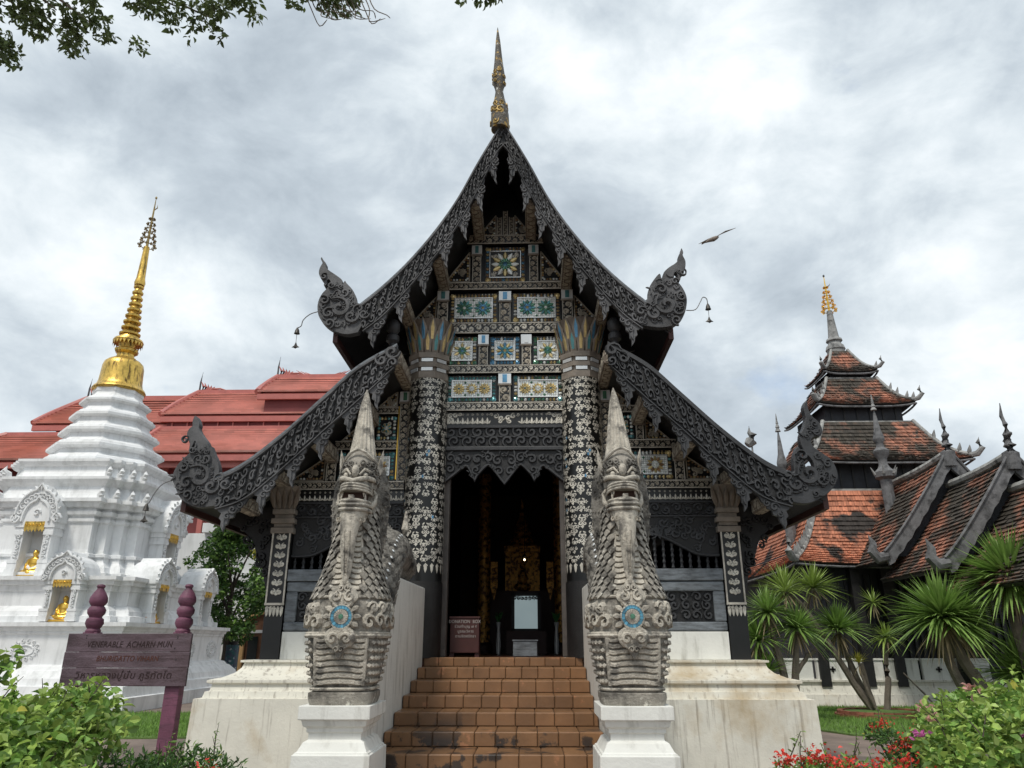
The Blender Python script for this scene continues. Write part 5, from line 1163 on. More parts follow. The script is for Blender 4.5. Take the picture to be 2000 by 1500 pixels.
arc = [(dx-.86, .02), (dx-.86, 2.35)] + [(dx+.86*math.cos(t), 2.15+.86*math.sin(t)) for t in [PI-PI*k/14 for k in range(15)]] + [(dx+.86, 2.15), (dx+.86, .02)]; inn = [(dx-.68, .02), (dx-.68, 2.15)] + [(dx+.68*math.cos(t), 2.15+.68*math.sin(t)) for t in [PI-PI*k/14 for k in range(15)]] + [(dx+.68, 2.15), (dx+.68, .02)]
m = MB(); m.strip(arc, inn, 20.96, 21.20); fixn(m.build('arch_frame', ochre, wb))
m = MB(); m.box(dx-.68, dx+.68, 21.04, 21.10, 2.08, 2.2); m.build('transom', pw, dd)
for q in (-1, 1): m = MB(); m.box(dx+q*.34-.2, dx+q*.34+.2, 21.04, 21.09, .3, 1.95); m.build('pane', dglass, dd)
for q in (-1, 1): m = MB(); m.box(dx+q*.86-.13, dx+q*.86+.13, 20.90, 21.18, 2.05, 2.25); m.build('impost', ochre, wb)
pil = thing('patterned_pillar', 'dark blue patterned round pillar beside the arched doorway', 'pillar', (-10.9, 18.4, 0)); pm = mat('blue_pattern', (.03, .05, .09), .4, .2, 4, c2=(.32, .38, .42), c2t=(.56, .6), c2s=5, c3=(.02, .09, .10), c3t=(.5, .55), c3s=8)
m = MB(); m.lathe([(.27, 0), (.27, 1.62)], (-10.9, 18.4, 0), 16); m.build('shaft', pm, pil, True); m = MB(); m.lathe([(.2, 1.62), (.2, 1.75)], (-10.9, 18.4, 0), 16); m.build('cap', blackwood, pil)

# foliage helpers
def leaves(mb, n, spot, L, W, rr, fold=.25, droop=.3, up=.3):
    for _ in range(n):
        p, nrm = spot(rr); k_ = rr.uniform(.45, 1.35); l = L*k_*rr.uniform(.9, 1.1); w_ = W*k_*rr.uniform(.8, 1.1)
        d = (Vector((rr.gauss(0, 1), rr.gauss(0, 1), rr.gauss(0, .6)-droop)) + nrm*.6).normalized(); nn_ = (nrm*.5+Vector((rr.gauss(0, .5), rr.gauss(0, .5), rr.gauss(0, .5)+up))).normalized()
        sd_ = d.cross(nn_)
        if sd_.length < .1: continue
        sd_.normalize(); up_ = sd_.cross(d); p = Vector(p)
        mb.add([p, p+d*l*.35+sd_*w_*.5+up_*w_*fold, p+d*l*.72+sd_*w_*.36+up_*w_*fold*.8, p+d*l-up_*l*.12, p+d*l*.72-sd_*w_*.36+up_*w_*fold*.8, p+d*l*.35-sd_*w_*.5+up_*w_*fold, p+d*l*.4, p+d*l*.72],
               [(0, 1, 6), (1, 2, 7, 6), (2, 3, 7), (0, 6, 5), (6, 7, 4, 5), (7, 3, 4)])
def clumps(cs, rr0):      # leaf spots on the outside of many overlapping clumps
    ws = [r*r for _, r in cs]
    def spot(rr):
        c, r = rr.choices(cs, ws)[0]; v = Vector((rr.gauss(0, 1), rr.gauss(0, 1), rr.gauss(0, 1))).normalized(); q = r*rr.uniform(.45, 1.05)**.6
        return Vector(c)+Vector((v.x*q, v.y*q, v.z*q*.85)), v
    return spot
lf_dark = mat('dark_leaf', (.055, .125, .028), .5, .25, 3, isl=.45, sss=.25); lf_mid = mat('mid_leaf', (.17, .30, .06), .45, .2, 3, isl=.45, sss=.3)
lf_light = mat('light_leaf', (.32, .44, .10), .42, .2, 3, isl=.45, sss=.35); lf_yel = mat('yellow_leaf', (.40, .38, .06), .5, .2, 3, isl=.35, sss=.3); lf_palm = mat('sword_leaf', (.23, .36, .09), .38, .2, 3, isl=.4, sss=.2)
bark = mat('grey_bark', (.16, .135, .11), .9, .35, 4, .8, 25); barkd = mat('dark_bark', (.07, .055, .045), .9, .35, 4, .8, 25)
TX, TY = -11.1, 18.3
tr = thing('leafy_tree', 'dense green tree behind the white stupa, under the temple eave', 'tree', (TX, TY, 0)); rr = random.Random(12)
m = MB(); m.tube([(TX, TY, 0), (TX+.05, TY, 1.4), (TX-.1, TY+.1, 3), (TX+.1, TY, 5.2)], [.18, .15, .12, .05], 8)
for k in range(8): a = k*.8; m.tube([(TX, TY, 1.6+.3*k), (TX+.6*math.cos(a), TY+.6*math.sin(a), 2.3+.32*k), (TX+1.1*math.cos(a), TY+1.1*math.sin(a), 2.8+.34*k)], [.06, .04, .015], 6)
m.build('trunk', barkd, tr, True); cs = []
for k in range(90):
    t = rr.random(); z = 2.0+4.6*t; R_ = 1.75*math.sin(PI*(.28+.62*t)); a = rr.uniform(0, 6.3); q = R_*rr.uniform(.3, 1); cs.append(((TX+.1+q*math.cos(a), TY+q*math.sin(a)*.9, z), rr.uniform(.22, .5)))
m = MB(); leaves(m, 9500, clumps(cs, rr), .17, .09, rr); c_ = stuff(m.build('crown', lf_dark, tr)); m = MB(); leaves(m, 3600, clumps([(c, r*1.05) for c, r in cs if c[1] < TY+.3], rr), .16, .08, rr); stuff(m.build('lighter_leaf', lf_mid, c_)); m = MB(); leaves(m, 300, clumps([((TX+.9, TY-1.2, 6.0), .5), ((TX+1.4, TY-1.1, 5.0), .4)], rr), .15, .08, rr); stuff(m.build('young_leaf', lf_yel, c_))  # lighter green leaves over the clumps on the near side

# ---------------------------------------------------------------- right: tiered roof tower with porch
terra = mat('terracotta_tile', (.46, .175, .10), .75, .2, 3, .4, 40, isl=.28, c2=(.035, .028, .024), c2t=(.54, .60), c2s=.62, c3=(.06, .045, .035), c3t=(.60, .68), c3s=2.4, st3=(1, 1, 2))
terrad = mat('mossy_tile', (.36, .15, .095), .8, .2, 3, .4, 40, isl=.3, c2=(.05, .042, .032), c2t=(.40, .54), c2s=.9, c3=(.07, .06, .05), c3t=(.49, .60), c3s=3)
ridgew = mat('pale_ridge_stucco', (.36, .36, .345), .85, .25, 5, .5, 20, c2=(.09, .09, .085), c2t=(.48, .66), c2s=3)
oldstucco = mat('grey_old_stucco', (.27, .27, .265), .85, .3, 5, .5, 25, c2=(.08, .08, .08), c2t=(.5, .65), c2s=4)
darkstucco = mat('dark_old_wood', (.15, .15, .155), .85, .3, 5, .5, 25, c2=(.06, .06, .062), c2t=(.5, .65), c2s=4)
shutter = mat('dark_plank_wall', (.022, .024, .03), .7, .4, 3, .3, 30)
MX, MY = 12.2, 15.7
mon = thing('roof_tower_hall', 'square hall with tiered terracotta roofs and slender gilt-tipped spire', 'building', (MX, MY, 0))
def hip(a0, z0, a1, z1, rows, cols, mt=terra, nm='roof_tier', orn=6, rr=random.Random(5), sag=.16):
    parts = []
    for q in (0, 3, 1):      # front (-Y), left (-X), right (+X)
        rot = {0: lambda x, y: (x, y), 3: lambda x, y: (y, -x), 1: lambda x, y: (-y, x)}[q]
        def f(s, t):
            tt = t; a = a0+(a1-a0)*tt; z = z0+(z1-z0)*tt-sag*(z1-z0)*math.sin(PI*tt); up = .12*abs(2*s-1)**4*(1-t)**2
            x, y = rot((2*s-1)*a, -a); return (MX+x, MY+y, z+up)
        g_ = f
        m = MB(); tiles(m, f, rows, cols, .045, .35, rr); r_ = stuff(m.build(nm, mt, mon)); m = MB(); under(m, f, 8, .10, 8); m.build('roof_deck', blackwood, r_)
        m = MB(); m.tube([Vector(f(k/12, 0))-Vector((0, 0, .09)) for k in range(13)], .035, 6); m.build('eave_trim', darkstucco, r_)
    for sx, sy in ((-1, -1), (1, -1)):
        pts = []
        for k in range(13):
            t = k/12; a = a0+(a1-a0)*t; pts.append(Vector((MX+sx*a, MY+sy*a, z0+(z1-z0)*t-sag*(z1-z0)*math.sin(PI*t)+.12*(1-t)**2+.05)))
        w_ = .04+.011*a0; m = MB(); m.tube(pts, w_, 8); h_ = m.build('hip_ridge', ridgew, mon, True)
        n = orn
        for k in range(n):
            i = 1+k*10//n; p = pts[i]; d = (pts[i+1]-p).normalized(); m = MB(); o_ = Vector((sx*.5, sy*.5, 0)).normalized()
            m.tube([p, p+Vector((0, 0, w_*2.2))-d*.05, p+Vector((0, 0, w_*4.2))+o_*.08], [w_*1.1, w_*.9, .01], 6); m.build('ridge_crest', oldstucco, h_, True)
        p = pts[0]; o_ = Vector((sx, sy, 0)).normalized(); m = MB(); e = .5+.12*a0
        m.tube([p-o_*.1, p+o_*.14*e+Vector((0, 0, .02)), p+o_*.34*e+Vector((0, 0, .22*e)), p+o_*.22*e+Vector((0, 0, .46*e)), p+o_*.3*e+Vector((0, 0, .66*e))], [w_*1.3, w_*1.5, w_*1.4, w_*1.0, .01], 8); m.build('corner_naga', oldstucco, h_, True)
hip(4.0, 3.85, 2.45, 6.35, 20, 62, terra, orn=9); hip(2.7, 7.30, 1.55, 8.95, 15, 46, terrad, orn=4); hip(1.72, 9.55, .9, 10.8, 12, 34, terrad, orn=4); hip(.98, 11.05, .3, 12.15, 9, 20, terrad, orn=1)
for a, z0, z1, mt, nm in ((2.1, 6.2, 7.4, shutter, 'clerestory_wall'), (1.35, 8.8, 9.65, shutter, 'clerestory_wall'), (.7, 10.7, 11.15, shutter, 'clerestory_wall'), (2.42, 6.22, 6.42, ridgew, 'stucco_band'), (1.52, 8.86, 9.0, ridgew, 'stucco_band'), (.87, 10.73, 10.86, ridgew, 'stucco_band')):
    m = MB(); m.box(MX-a, MX+a, MY-a, MY+a, z0, z1); w_ = m.build(nm, mt, mon)
    if nm == 'clerestory_wall':
        for k in range(int(a*5)): x = MX-a+(k+.5)*2*a/int(a*5); m = MB(); m.box(x-.03, x+.03, MY-a-.03, MY-a, z0+.1, z1-.05); m.build('batten', blackwood, w_)
m = MB(); m.lathe([(.33, 12.05), (.32, 12.25), (.36, 12.3), (.32, 12.45), (.26, 12.5), (.22, 12.62), (.3, 12.66), (.28, 12.74), (.2, 12.8), (.16, 13.2), (.10, 13.95)], (MX, MY, 0), 16); m.build('spire', oldstucco, mon, True)
m = MB(); m.lathe([(.05, 13.9), (.03, 15.0), (.01, 15.55)], (MX, MY, 0), 8); h_ = m.build('gilt_finial', goldleaf, mon)
for k in range(6):
    z = 13.98+k*.2; r = .24-.036*k; m = MB()
    for q in range(9): a = 2*PI*q/9+.3*k; curl(m, lambda u, v, h: (MX+(r+u)*math.cos(a), MY+(r+u)*math.sin(a)+h, z+v), .02, 0, .15-.012*k, 1.5, 1, .02)
    m.tube([(MX+r*math.cos(2*PI*q/12), MY+r*math.sin(2*PI*q/12), z) for q in range(13)], .016, 5); m.build('gilt_ring', goldleaf, h_)
m = MB(); m.tube([(MX, MY, 15.0), (MX+.14, MY, 15.06), (MX+.2, MY, 15.16)], [.02, .02, .004], 5); m.blob((MX, MY, 15.5), (.04, .04, .06)); m.build('needle_ornament', greycarve, h_)
# walls, low balustrade and base
m = MB(); m.box(MX-3.5, MX+3.5, MY-3.4, MY+3.5, .6, 4.4); wl = m.build('plank_wall', shutter, mon)
for k in range(34):
    x = MX-3.4+k*.2; m = MB(); m.box(x-.035, x+.035, MY-3.46, MY-3.41, 1.25, 3.6); m.build('slat', blackwood, wl)
for x in (8.75, 10.0, 10.9): m = MB(); m.box(x-.14, x+.14, MY-3.75, MY-3.5, .5, 3.8); m.build('wall_post', blackwood, mon)
m = MB(); m.box(9.9, 10.15, MY-3.5, MY-3.47, 1.72, 1.95); m.build('notice', mat('orange_notice', (.55, .25, .08), .6), mon)
def sq(z, e): return [(7.6-e, 11.9-e, z), (17+e, 11.9-e, z), (17+e, 20, z), (7.6-e, 20, z)]
m = MB(); m.loft([sq(*q) for q in ((0, .06), (.30, .0), (.31, -.05), (.52, -.12), (.62, -.1), (.63, -.06), (.68, -.06))]); fixn(m.build('base_plinth', creampl, mon))
for k in range(6):
    x = 8.0+k*1.0; m = MB(); m.box(x-.44, x+.44, 12.05, 12.2, .68, 1.2); b = m.build('balustrade_panel', plaster, mon); m = MB(); m.box(x-.08, x+.08, 12.03, 12.049, .93, .98); m.box(x-.025, x+.025, 12.03, 12.049, .875, 1.03); m.build('cross_shade', blackwood, b); m = MB(); m.box(x-.46, x+.46, 12.02, 12.23, 1.2, 1.25); m.build('coping', plaster, b)  # black crosses laid on the face stand for the shade in openings
# front porch: two stepped gabled roofs seen from their left slope
def porch(y0, y1, zr, half, ze, px=MX, nm='porch_roof'):
    def prof(t): return (half*(1-t)**1.0*(1-.0*t), ze+(zr-ze)*(t**1.35*.45+t*.55))
    r_ = None
    for s in (-1, 1):
        def f(u, t):
            x, z = prof(t); yy = y0+(y1-y0)*u if s > 0 else y1+(y0-y1)*u
            return (px+s*x, yy, z+(.35*((y1-yy)/(y1-y0))**2*0+.16*((1-(yy-y0)/(y1-y0))**3))*t)
        m = MB(); tiles(m, f, 22, 20, .045, .35); r_ = stuff(m.build(nm, terrad, mon)); m = MB(); under(m, f, 8, .1); m.build('roof_deck', blackwood, r_)
        # bargeboard at the front with hook and toothed underside
        top = [(px+s*x, z+.22+.16*t) for t in [k/16 for k in range(17)] for x, z in [prof(t)]]; bot = [(a+(-s)*.10, b-.34-(.05 if k % 2 else 0)) for k, (a, b) in enumerate(top)]
        m = MB(); m.strip(top, bot, y0-.12, y0-.02); bb = fixn(m.build('porch_bargeboard', darkstucco, mon))
        m = MB(); p = Vector((top[0][0], y0-.07, top[0][1]-.15)); m.tube([p+Vector((-s*.1, 0, .05)), p+Vector((s*.16, 0, .0)), p+Vector((s*.3, 0, .18)), p+Vector((s*.24, 0, .4)), p+Vector((s*.34, 0, .62))], [.12, .16, .14, .09, .01], 8); m.build('porch_hook', darkstucco, bb, True)
        m = MB(); m.tube([Vector((a, y0-.14, b+.02)) for a, b in top], .035, 6); m.build('board_rim', darkstucco, bb)
    m = MB(); zr2 = zr+.1; m.tube([Vector((px, y, zr2+.16*(1-(y-y0)/(y1-y0))**3+.02)) for y in [y0+(y1-y0)*k/10 for k in range(11)]], .11, 8); m.build('ridge_cap', ridgew, mon, True)
    m = MB(); p = Vector((px, y0-.05, zr2+.16)); m.tube([p+Vector((0, 0, -.35)), p+Vector((0, -.06, .05)), p+Vector((0, -.10, .22)), p+Vector((0, -.04, .36)), p+Vector((0, -.10, .5)), p+Vector((0, -.12, .75)), p+Vector((0, -.04, 1.0)), p+Vector((0, -.10, 1.32))], [.2, .19, .15, .10, .11, .06, .045, .01], 8); m.blob(p+Vector((0, -.18, .50)), (.05, .1, .05)); m.build('ridge_finial', darkstucco, mon, True)
    x, z = prof(.12); m = MB(); m.prism([(px-x, z-.1), (px+x, z-.1), (px, zr-.1)], y0+.2, y0+.28); fixn(m.build('porch_gable', shutter, mon))
porch(9.9, 13.5, 6.45, 2.25, 3.75); porch(7.3, 10.6, 5.75, 2.1, 3.3); porch(2.0, 8.0, 5.1, 2.0, 2.8)
for x in (10.4, 14.0):
    for y in (2.4, 7.8): m = MB(); m.lathe([(.14, 0), (.14, 3.1)], (x, y, 0), 12); m.build('porch_post', blackwood, mon, True)
# slender ornamental roof spires
def rspire(x, y, z0, z1, label):
    t = thing('roof_spire', label, 'spire', (x, y, z0), 'slender grey roof spires'); H = z1-z0; P = [(.20, 0), (.20, .3), (.34, .32), (.36, .36), (.22, .39), (.15, .42), (.16, .47), (.26, .50), (.28, .53), (.14, .56), (.13, .60), (.2, .62), (.2, .64), (.12, .70), (.06, .82), (.02, .87)]
    m = MB(); m.lathe([(r*.9, z0+h*H) for r, h in P], (x, y, 0), 8); m.build('shaft', darkstucco, t, True); m = MB()
    for k, (r, h) in enumerate(((.1, .87), (.075, .90), (.05, .93), (.03, .96))): m.lathe([(r, z0+h*H), (.01, z0+(h+.045)*H)], (x, y, 0), 8)
    m.build('umbrella_tip', oldstucco, t); m = MB()
    for k in range(6): a = k*PI/3; m.tube([(x+.3*math.cos(a), y+.3*math.sin(a), z0+.34*H), (x+.42*math.cos(a), y+.42*math.sin(a), z0+.40*H)], [.05, .01], 5)
    m.build('spire_flame', oldstucco, t)
rspire(11.62, 12.4, 5.3, 9.35, 'slender grey spire in front of the tiered terracotta tower'); rspire(9.0, 14, 4.4, 9.2, 'small grey spire rising behind the temple roof edge')
t = thing('roof_bird_ornament', 'small grey bird-shaped ornament peeping over the temple aisle roof', 'ornament', (8.08, 14, 8.0)); m = MB(); m.tube([(8.05, 14, 5.0), (8.05, 14, 8.1)], .03, 6); m.build('rod', oldstucco, t); m = MB(); m.tube([(7.9, 14, 8.1), (8.05, 14, 8.25), (8.12, 14, 8.45), (8.0, 14, 8.55), (8.02, 14, 8.78)], [.13, .2, .15, .07, .01], 8); m.build('bird', oldstucco, t, True)
# ---------------------------------------------------------------- purple name board
purple = mat('purple_paint', (.16, .055, .095), .6, .3, 3, .3, 30, c2=(.075, .03, .05), c2t=(.5, .7), c2s=4, stretch=(1, 1, 5))
plank = mat('purple_plank', (.115, .078, .095), .65, .25, 3, .5, 35, c2=(.06, .036, .042), c2t=(.42, .62), c2s=1.8, stretch=(1, 1, 3), c3=(.17, .125, .15), c3t=(.55, .75), c3s=5, st3=(.3, 1, 6))
sign = thing('name_board', 'weathered purple wooden name board on two turned posts', 'sign', (-5.35, .5, 0))
for x in (-6.0, -4.68):
    m = MB(); m.box(x-.105, x+.105, .44, .60, 0, 1.78); bevel(m.build('post', purple, sign), .01)
    m = MB(); m.lathe([(.10, 1.76), (.105, 1.80), (.085, 1.83), (.10, 1.85), (.125, 1.90), (.115, 1.96), (.085, 1.985), (.09, 2.0), (.12, 2.04), (.125, 2.09), (.10, 2.13), (.085, 2.145), (.10, 2.16), (.125, 2.2), (.12, 2.26), (.085, 2.33), (.05, 2.38), (.045, 2.395), (.06, 2.42), (.05, 2.445), (.02, 2.455)], (x, .52, 0), 20); m.build('turned_finial', purple, sign, True)
for k, (z0, z1, sk) in enumerate(((1.512, 1.76, 0), (1.300, 1.510, .01), (1.06, 1.298, .005))):
    m = MB(); x0, x1 = -6.27-sk, -4.48+sk*.5; m.loft([[(x, y, z) for x, z in ((x0, z0), (x0+.6, z0+.001), (x1, z0), (x1, z1), (x0+.9, z1-.001), (x0, z1))] for y in (.39, .435)]); bevel(fixn(m.build('plank', plank, sign)), .006)
dletter = mat('incised_lettering', (.028, .014, .014), .9, .2); rletter = mat('rust_lettering', (.09, .028, .016), .9, .2)
text('VENERABLE  ACHARN MUN', .118, (-5.36, .389, 1.61), (R(90), 0, 0), dletter, sign, sx=.80, shear=.2)
text('BHURIDATTO VIHARN', .104, (-5.36, .389, 1.42), (R(90), 0, 0), rletter, sign, sx=.80, shear=.2)
stuff(text('วิหารหลวงปู่มั่น ภูริทัตโต', .128, (-5.38, .389, 1.20), (R(90), 0, 0), dletter, sign, sx=1.05, shear=.15))
for x, z in ((-6.0, 1.70), (-6.0, 1.73), (-4.68, 1.70), (-4.68, 1.725), (-4.70, 1.56), (-4.66, 1.41)):
    m = MB(); m.blob((x, .388, z), (.009, .004, .009), 6, 4); m.build('nail', blackwood, sign)

# ---------------------------------------------------------------- bells on wires
brz = mat('dark_bronze', (.06, .055, .05), .5, .3, 8, metal=.6); wire = mat('steel_wire', (.18, .18, .18), .5)
def chime(pts, y, bz, label):
    p = pts[-1]; t = thing('wind_bell', label, 'bell', (p[0], y, p[1]), 'bronze wind bells on the eaves'); m = MB(); m.tube([(a, y, b) for a, b in cat(pts, 4)], .007, 6); m.build('bracket_wire', wire, t)
    x, z = p; m = MB(); m.lathe([(.010, z), (.02, z-.02), (.03, z-.045), (.036, z-.08), (.042, z-.09)], (x, y, 0), 12); m.build('bell', brz, t, True)
    m = MB(); m.tube([(x, y, z-.07), (x, y, z-bz+.03)], .004, 5); m.build('clapper_cord', wire, t)
    m = MB(); m.add([(x, y, z-bz+.06), (x-.022, y, z-bz), (x-.058, y, z-bz-.03), (x-.026, y, z-bz-.035), (x, y, z-bz-.05), (x+.026, y, z-bz-.035), (x+.058, y, z-bz-.03), (x+.022, y, z-bz), (x, y-.012, z-bz-.02), (x, y+.012, z-bz-.02)],
        [(i, (i+1) % 8, 8) for i in range(8)] + [((i+1) % 8, i, 9) for i in range(8)]); m.build('leaf_vane', brz, t)
chime([(-2.63, 6.08), (-2.74, 6.04), (-2.83, 5.95), (-2.85, 5.86), (-2.90, 5.83)], BY+.04, .27, 'bronze bell on a wire from the upper left eave hook')
chime([(2.59, 6.04), (2.72, 6.05), (2.80, 6.17), (2.84, 6.24), (2.89, 6.22), (2.90, 6.14)], BY+.04, .25, 'bronze bell on a wire from the upper right eave hook')
chime([(-4.3, 3.66), (-4.46, 3.60), (-4.55, 3.48), (-4.60, 3.36), (-4.63, 3.34)], BY+.04, .2, 'bronze bell hanging in front of the white stupa')
chime([(2.42, 5.9), (2.52, 5.86), (2.56, 5.78), (2.6, 5.8)], 3.0, .22, 'small bronze bell further back under the upper right eave')
# gliding bird
bd = thing('flying_bird', 'dark bird gliding with spread wings in the cloudy sky', 'bird', (4.85, 5, 10.86)); m = MB(); bm_ = mat('bird_brown', (.20, .165, .14), .8, .3, 8)
c = Vector((4.85, 5, 10.86))
m.tube([c+Vector((-.22, .05, -.09)), c+Vector((-.10, .02, -.03)), c+Vector((.02, 0, .0)), c+Vector((.13, -.02, .05)), c+Vector((.19, -.03, .06))], [.012, .055, .075, .055, .01], 10)
for pts in ([(0, 0, .03), (-.14, .16, .06), (-.36, .30, .01)], [(.06, 0, .04), (.30, -.16, .13), (.64, -.3, .19)]):
    a, b, e = [c+Vector(p) for p in pts]; w_ = Vector((-.09, .10, -.03)); n = Vector((0, 0, .012))
    m.add([a-w_*.6, a+w_*.9, b-w_*.5, b+w_*.8, e, a-w_*.6+n, a+w_*.9+n, b-w_*.5+n, b+w_*.8+n, e+n], [(0, 2, 3, 1), (2, 4, 3), (5, 6, 8, 7), (7, 8, 9), (0, 5, 7, 2), (2, 7, 9, 4), (1, 3, 8, 6), (3, 4, 9, 8)])
m.add([c+Vector(p) for p in ((-.14, .02, -.05), (-.34, .0, -.12), (-.32, .10, -.13), (-.14, .06, -.05), (-.14, .04, -.035))], [(0, 1, 2, 3), (0, 4, 1), (3, 2, 4), (1, 4, 2)]); m.build('body', bm_, bd, True, 60); bd.scale = (.8, .8, .8)

# ---------------------------------------------------------------- garden plants
def sword(mb, c, n, L, W, rr, ax=(0, 0, 1), spread=1.25, droop=.35, lo=-.15):
    ax = Vector(ax).normalized(); c = Vector(c)
    for k in range(n):
        t = (k+.5)/n; pol = spread*(t**.62)*rr.uniform(.85, 1.1)+.04; a = k*2.39996+rr.uniform(-.2, .2)
        e1 = ax.orthogonal().normalized(); e2 = ax.cross(e1); d = ax*math.cos(pol)+(e1*math.cos(a)+e2*math.sin(a))*math.sin(pol)
        l = L*rr.uniform(.75, 1.08)*(.8+.2*t); sd_ = d.cross(Vector((0, 0, 1))+e1*.01)
        if sd_.length < .05: sd_ = e1
        sd_.normalize(); nn_ = sd_.cross(d); vs = []; g_ = 5; dr = droop*rr.uniform(.3, 2.0)*(.3+t)
        for i in range(g_+1):
            u = i/g_; p = c+d*(l*u)-Vector((0, 0, 1))*(l*dr*u*u*.6); w_ = W*(.45+1.1*u if u < .4 else .89*(1-(u-.4)/.6)**.8+.02)
            vs += [p-sd_*w_*.5+nn_*w_*.18, p, p+sd_*w_*.5+nn_*w_*.18]
        mb.add(vs, [(i*3+j, i*3+j+1, (i+1)*3+j+1, (i+1)*3+j) for i in range(g_) for j in range(2)])
rr = random.Random(17); lf_pale = mat('pale_sword_leaf', (.24, .33, .07), .4, .2, 3, isl=.4, sss=.25)
deadm = mat('dead_leaf_brown', (.30, .24, .14), .8, .3, 5, isl=.35)
def dracaena(label, base, stems, crowns, br=bark):
    t = thing('dracaena_plant', label, 'plant', base, 'sword-leaved garden plants')
    for pts, r0, r1 in stems:
        q = cat(pts, 4); m = MB(); m.tube([Vector(p)+Vector((rr.uniform(-.01, .01), 0, rr.uniform(-.01, .01))) for p in q], [r0+(r1-r0)*i/(len(q)-1)*1.0+rr.uniform(-.006, .006) for i in range(len(q))], 8); m.build('stem', br, t, True)
    for c, n, L, W, ax, sp, dr, mt in crowns:
        m = MB(); sword(m, c, n, L, W, rr, ax, sp, dr); q_ = m.build('leaf_crown', mt, t); m = MB(); sword(m, Vector(c)-Vector((0, 0, .06)), max(8, n//9), L*.62, W*.9, rr, (0, 0, -1), 1.15, .5); m.build('dead_leaf', deadm, q_)
dracaena('branching sword-leaved plant growing from the round brick ring on the lawn', (8.6, 8.5, 0),
    [([(8.55, 8.5, 0), (8.1, 8.5, .75), (7.55, 8.45, 1.75), (7.08, 8.4, 2.5), (6.86, 8.4, 2.78)], .10, .045), ([(7.08, 8.4, 2.5), (7.25, 8.4, 2.72), (7.4, 8.4, 2.95)], .05, .035), ([(8.6, 8.6, 0), (8.3, 8.6, .7), (8.05, 8.6, 1.4), (7.93, 8.6, 1.95)], .09, .05), ([(8.75, 8.5, 0), (8.9, 8.5, .7), (8.95, 8.5, 1.3), (9.03, 8.5, 1.75)], .085, .05), ([(8.55, 8.3, 0), (8.3, 8.3, .6), (8.2, 8.3, 1.2)], .05, .03), ([(8.6, 8.7, 0), (8.5, 8.7, .6), (8.42, 8.7, 1.2)], .08, .06), ([(6.86, 8.4, 2.78), (6.7, 8.4, 2.95)], .04, .03)],
    [((6.68, 8.4, 2.9), 120, 1.0, .06, (-.15, 0, 1), 1.7, .3, lf_pale), ((7.4, 8.4, 2.95), 115, .95, .06, (.15, 0, 1), 1.65, .3, lf_pale), ((7.93, 8.6, 1.95), 190, 1.05, .065, (0, -.1, 1), 1.5, .35, lf_palm), ((9.03, 8.5, 1.78), 60, .6, .06, (0, 0, 1), 1.7, .5, lf_pale), ((8.2, 8.3, 1.2), 34, .42, .035, (0, 0, 1), 1.1, .2, lf_yel), ((8.9, 8.6, 2.6), 40, .6, .045, (.1, 0, 1), 1.9, .4, lf_pale)])
dracaena('cluster of sword-leaved plants beside the temple base corner', (6.0, 7.2, 0),
    [([(6.1, 7.2, 0), (6.05, 7.2, .9), (5.9, 7.2, 1.8), (5.85, 7.2, 2.4)], .11, .05), ([(6.15, 7.2, 0), (6.3, 7.2, 1.0), (6.45, 7.2, 1.9)], .12, .05), ([(6.0, 7.4, 0), (5.7, 7.4, 1.0), (5.6, 7.4, 1.6)], .08, .05), ([(6.2, 7.2, .8), (6.55, 7.2, 1.3), (6.8, 7.2, 1.5)], .06, .04)],
    [((5.85, 7.2, 2.3), 140, .95, .06, (-.1, 0, 1), 1.7, .35, lf_palm), ((6.45, 7.2, 1.95), 160, .95, .065, (.2, -.1, 1), 1.8, .45, lf_palm), ((5.6, 7.4, 1.7), 150, .95, .065, (-.2, 0, 1), 1.7, .4, lf_palm), ((5.7, 7.3, 1.0), 110, .85, .06, (-.1, 0, 1), 1.4, .3, lf_palm), ((6.2, 6.9, 2.75), 60, .75, .04, (.0, 0, 1), 1.5, .3, lf_pale)])
dracaena('large fountain-shaped sword-leaved plant with two curved trunks', (9.8, 6.5, 0),
    [([(10.2, 6.5, 0), (9.95, 6.5, .8), (9.65, 6.5, 1.4), (9.55, 6.5, 2.0), (9.5, 6.5, 2.3)], .15, .09), ([(10.0, 6.6, 0), (9.6, 6.6, .8), (9.4, 6.6, 1.5), (9.38, 6.6, 2.1)], .13, .08)],
    [((9.42, 6.5, 2.15), 420, 1.45, .075, (-.1, -.1, 1), 1.62, .35, lf_palm), ((9.75, 6.5, 2.0), 150, 1.15, .075, (.4, -.2, .8), 1.7, .5, lf_palm)])
dracaena('tall sword-leaved plant at the right edge of the photograph', (11.0, 6.2, 0),
    [([(10.9, 6.2, 0), (10.85, 6.2, 1.2), (10.8, 6.2, 2.2), (10.9, 6.2, 3.0)], .15, .09), ([(11.3, 6.2, 0), (11.35, 6.2, 1.2), (11.5, 6.2, 2.6)], .13, .08)],
    [((10.9, 6.2, 2.95), 480, 1.6, .085, (-.1, -.15, 1), 1.7, .4, lf_palm), ((11.6, 6.1, 2.7), 220, 1.4, .085, (.2, -.2, 1), 1.8, .5, lf_palm), ((10.9, 6.5, 1.0), 220, 1.3, .08, (.1, 0, 1), 1.7, .4, lf_palm), ((11.6, 6.4, 1.2), 220, 1.4, .08, (.1, 0, 1), 1.6, .4, lf_palm)])
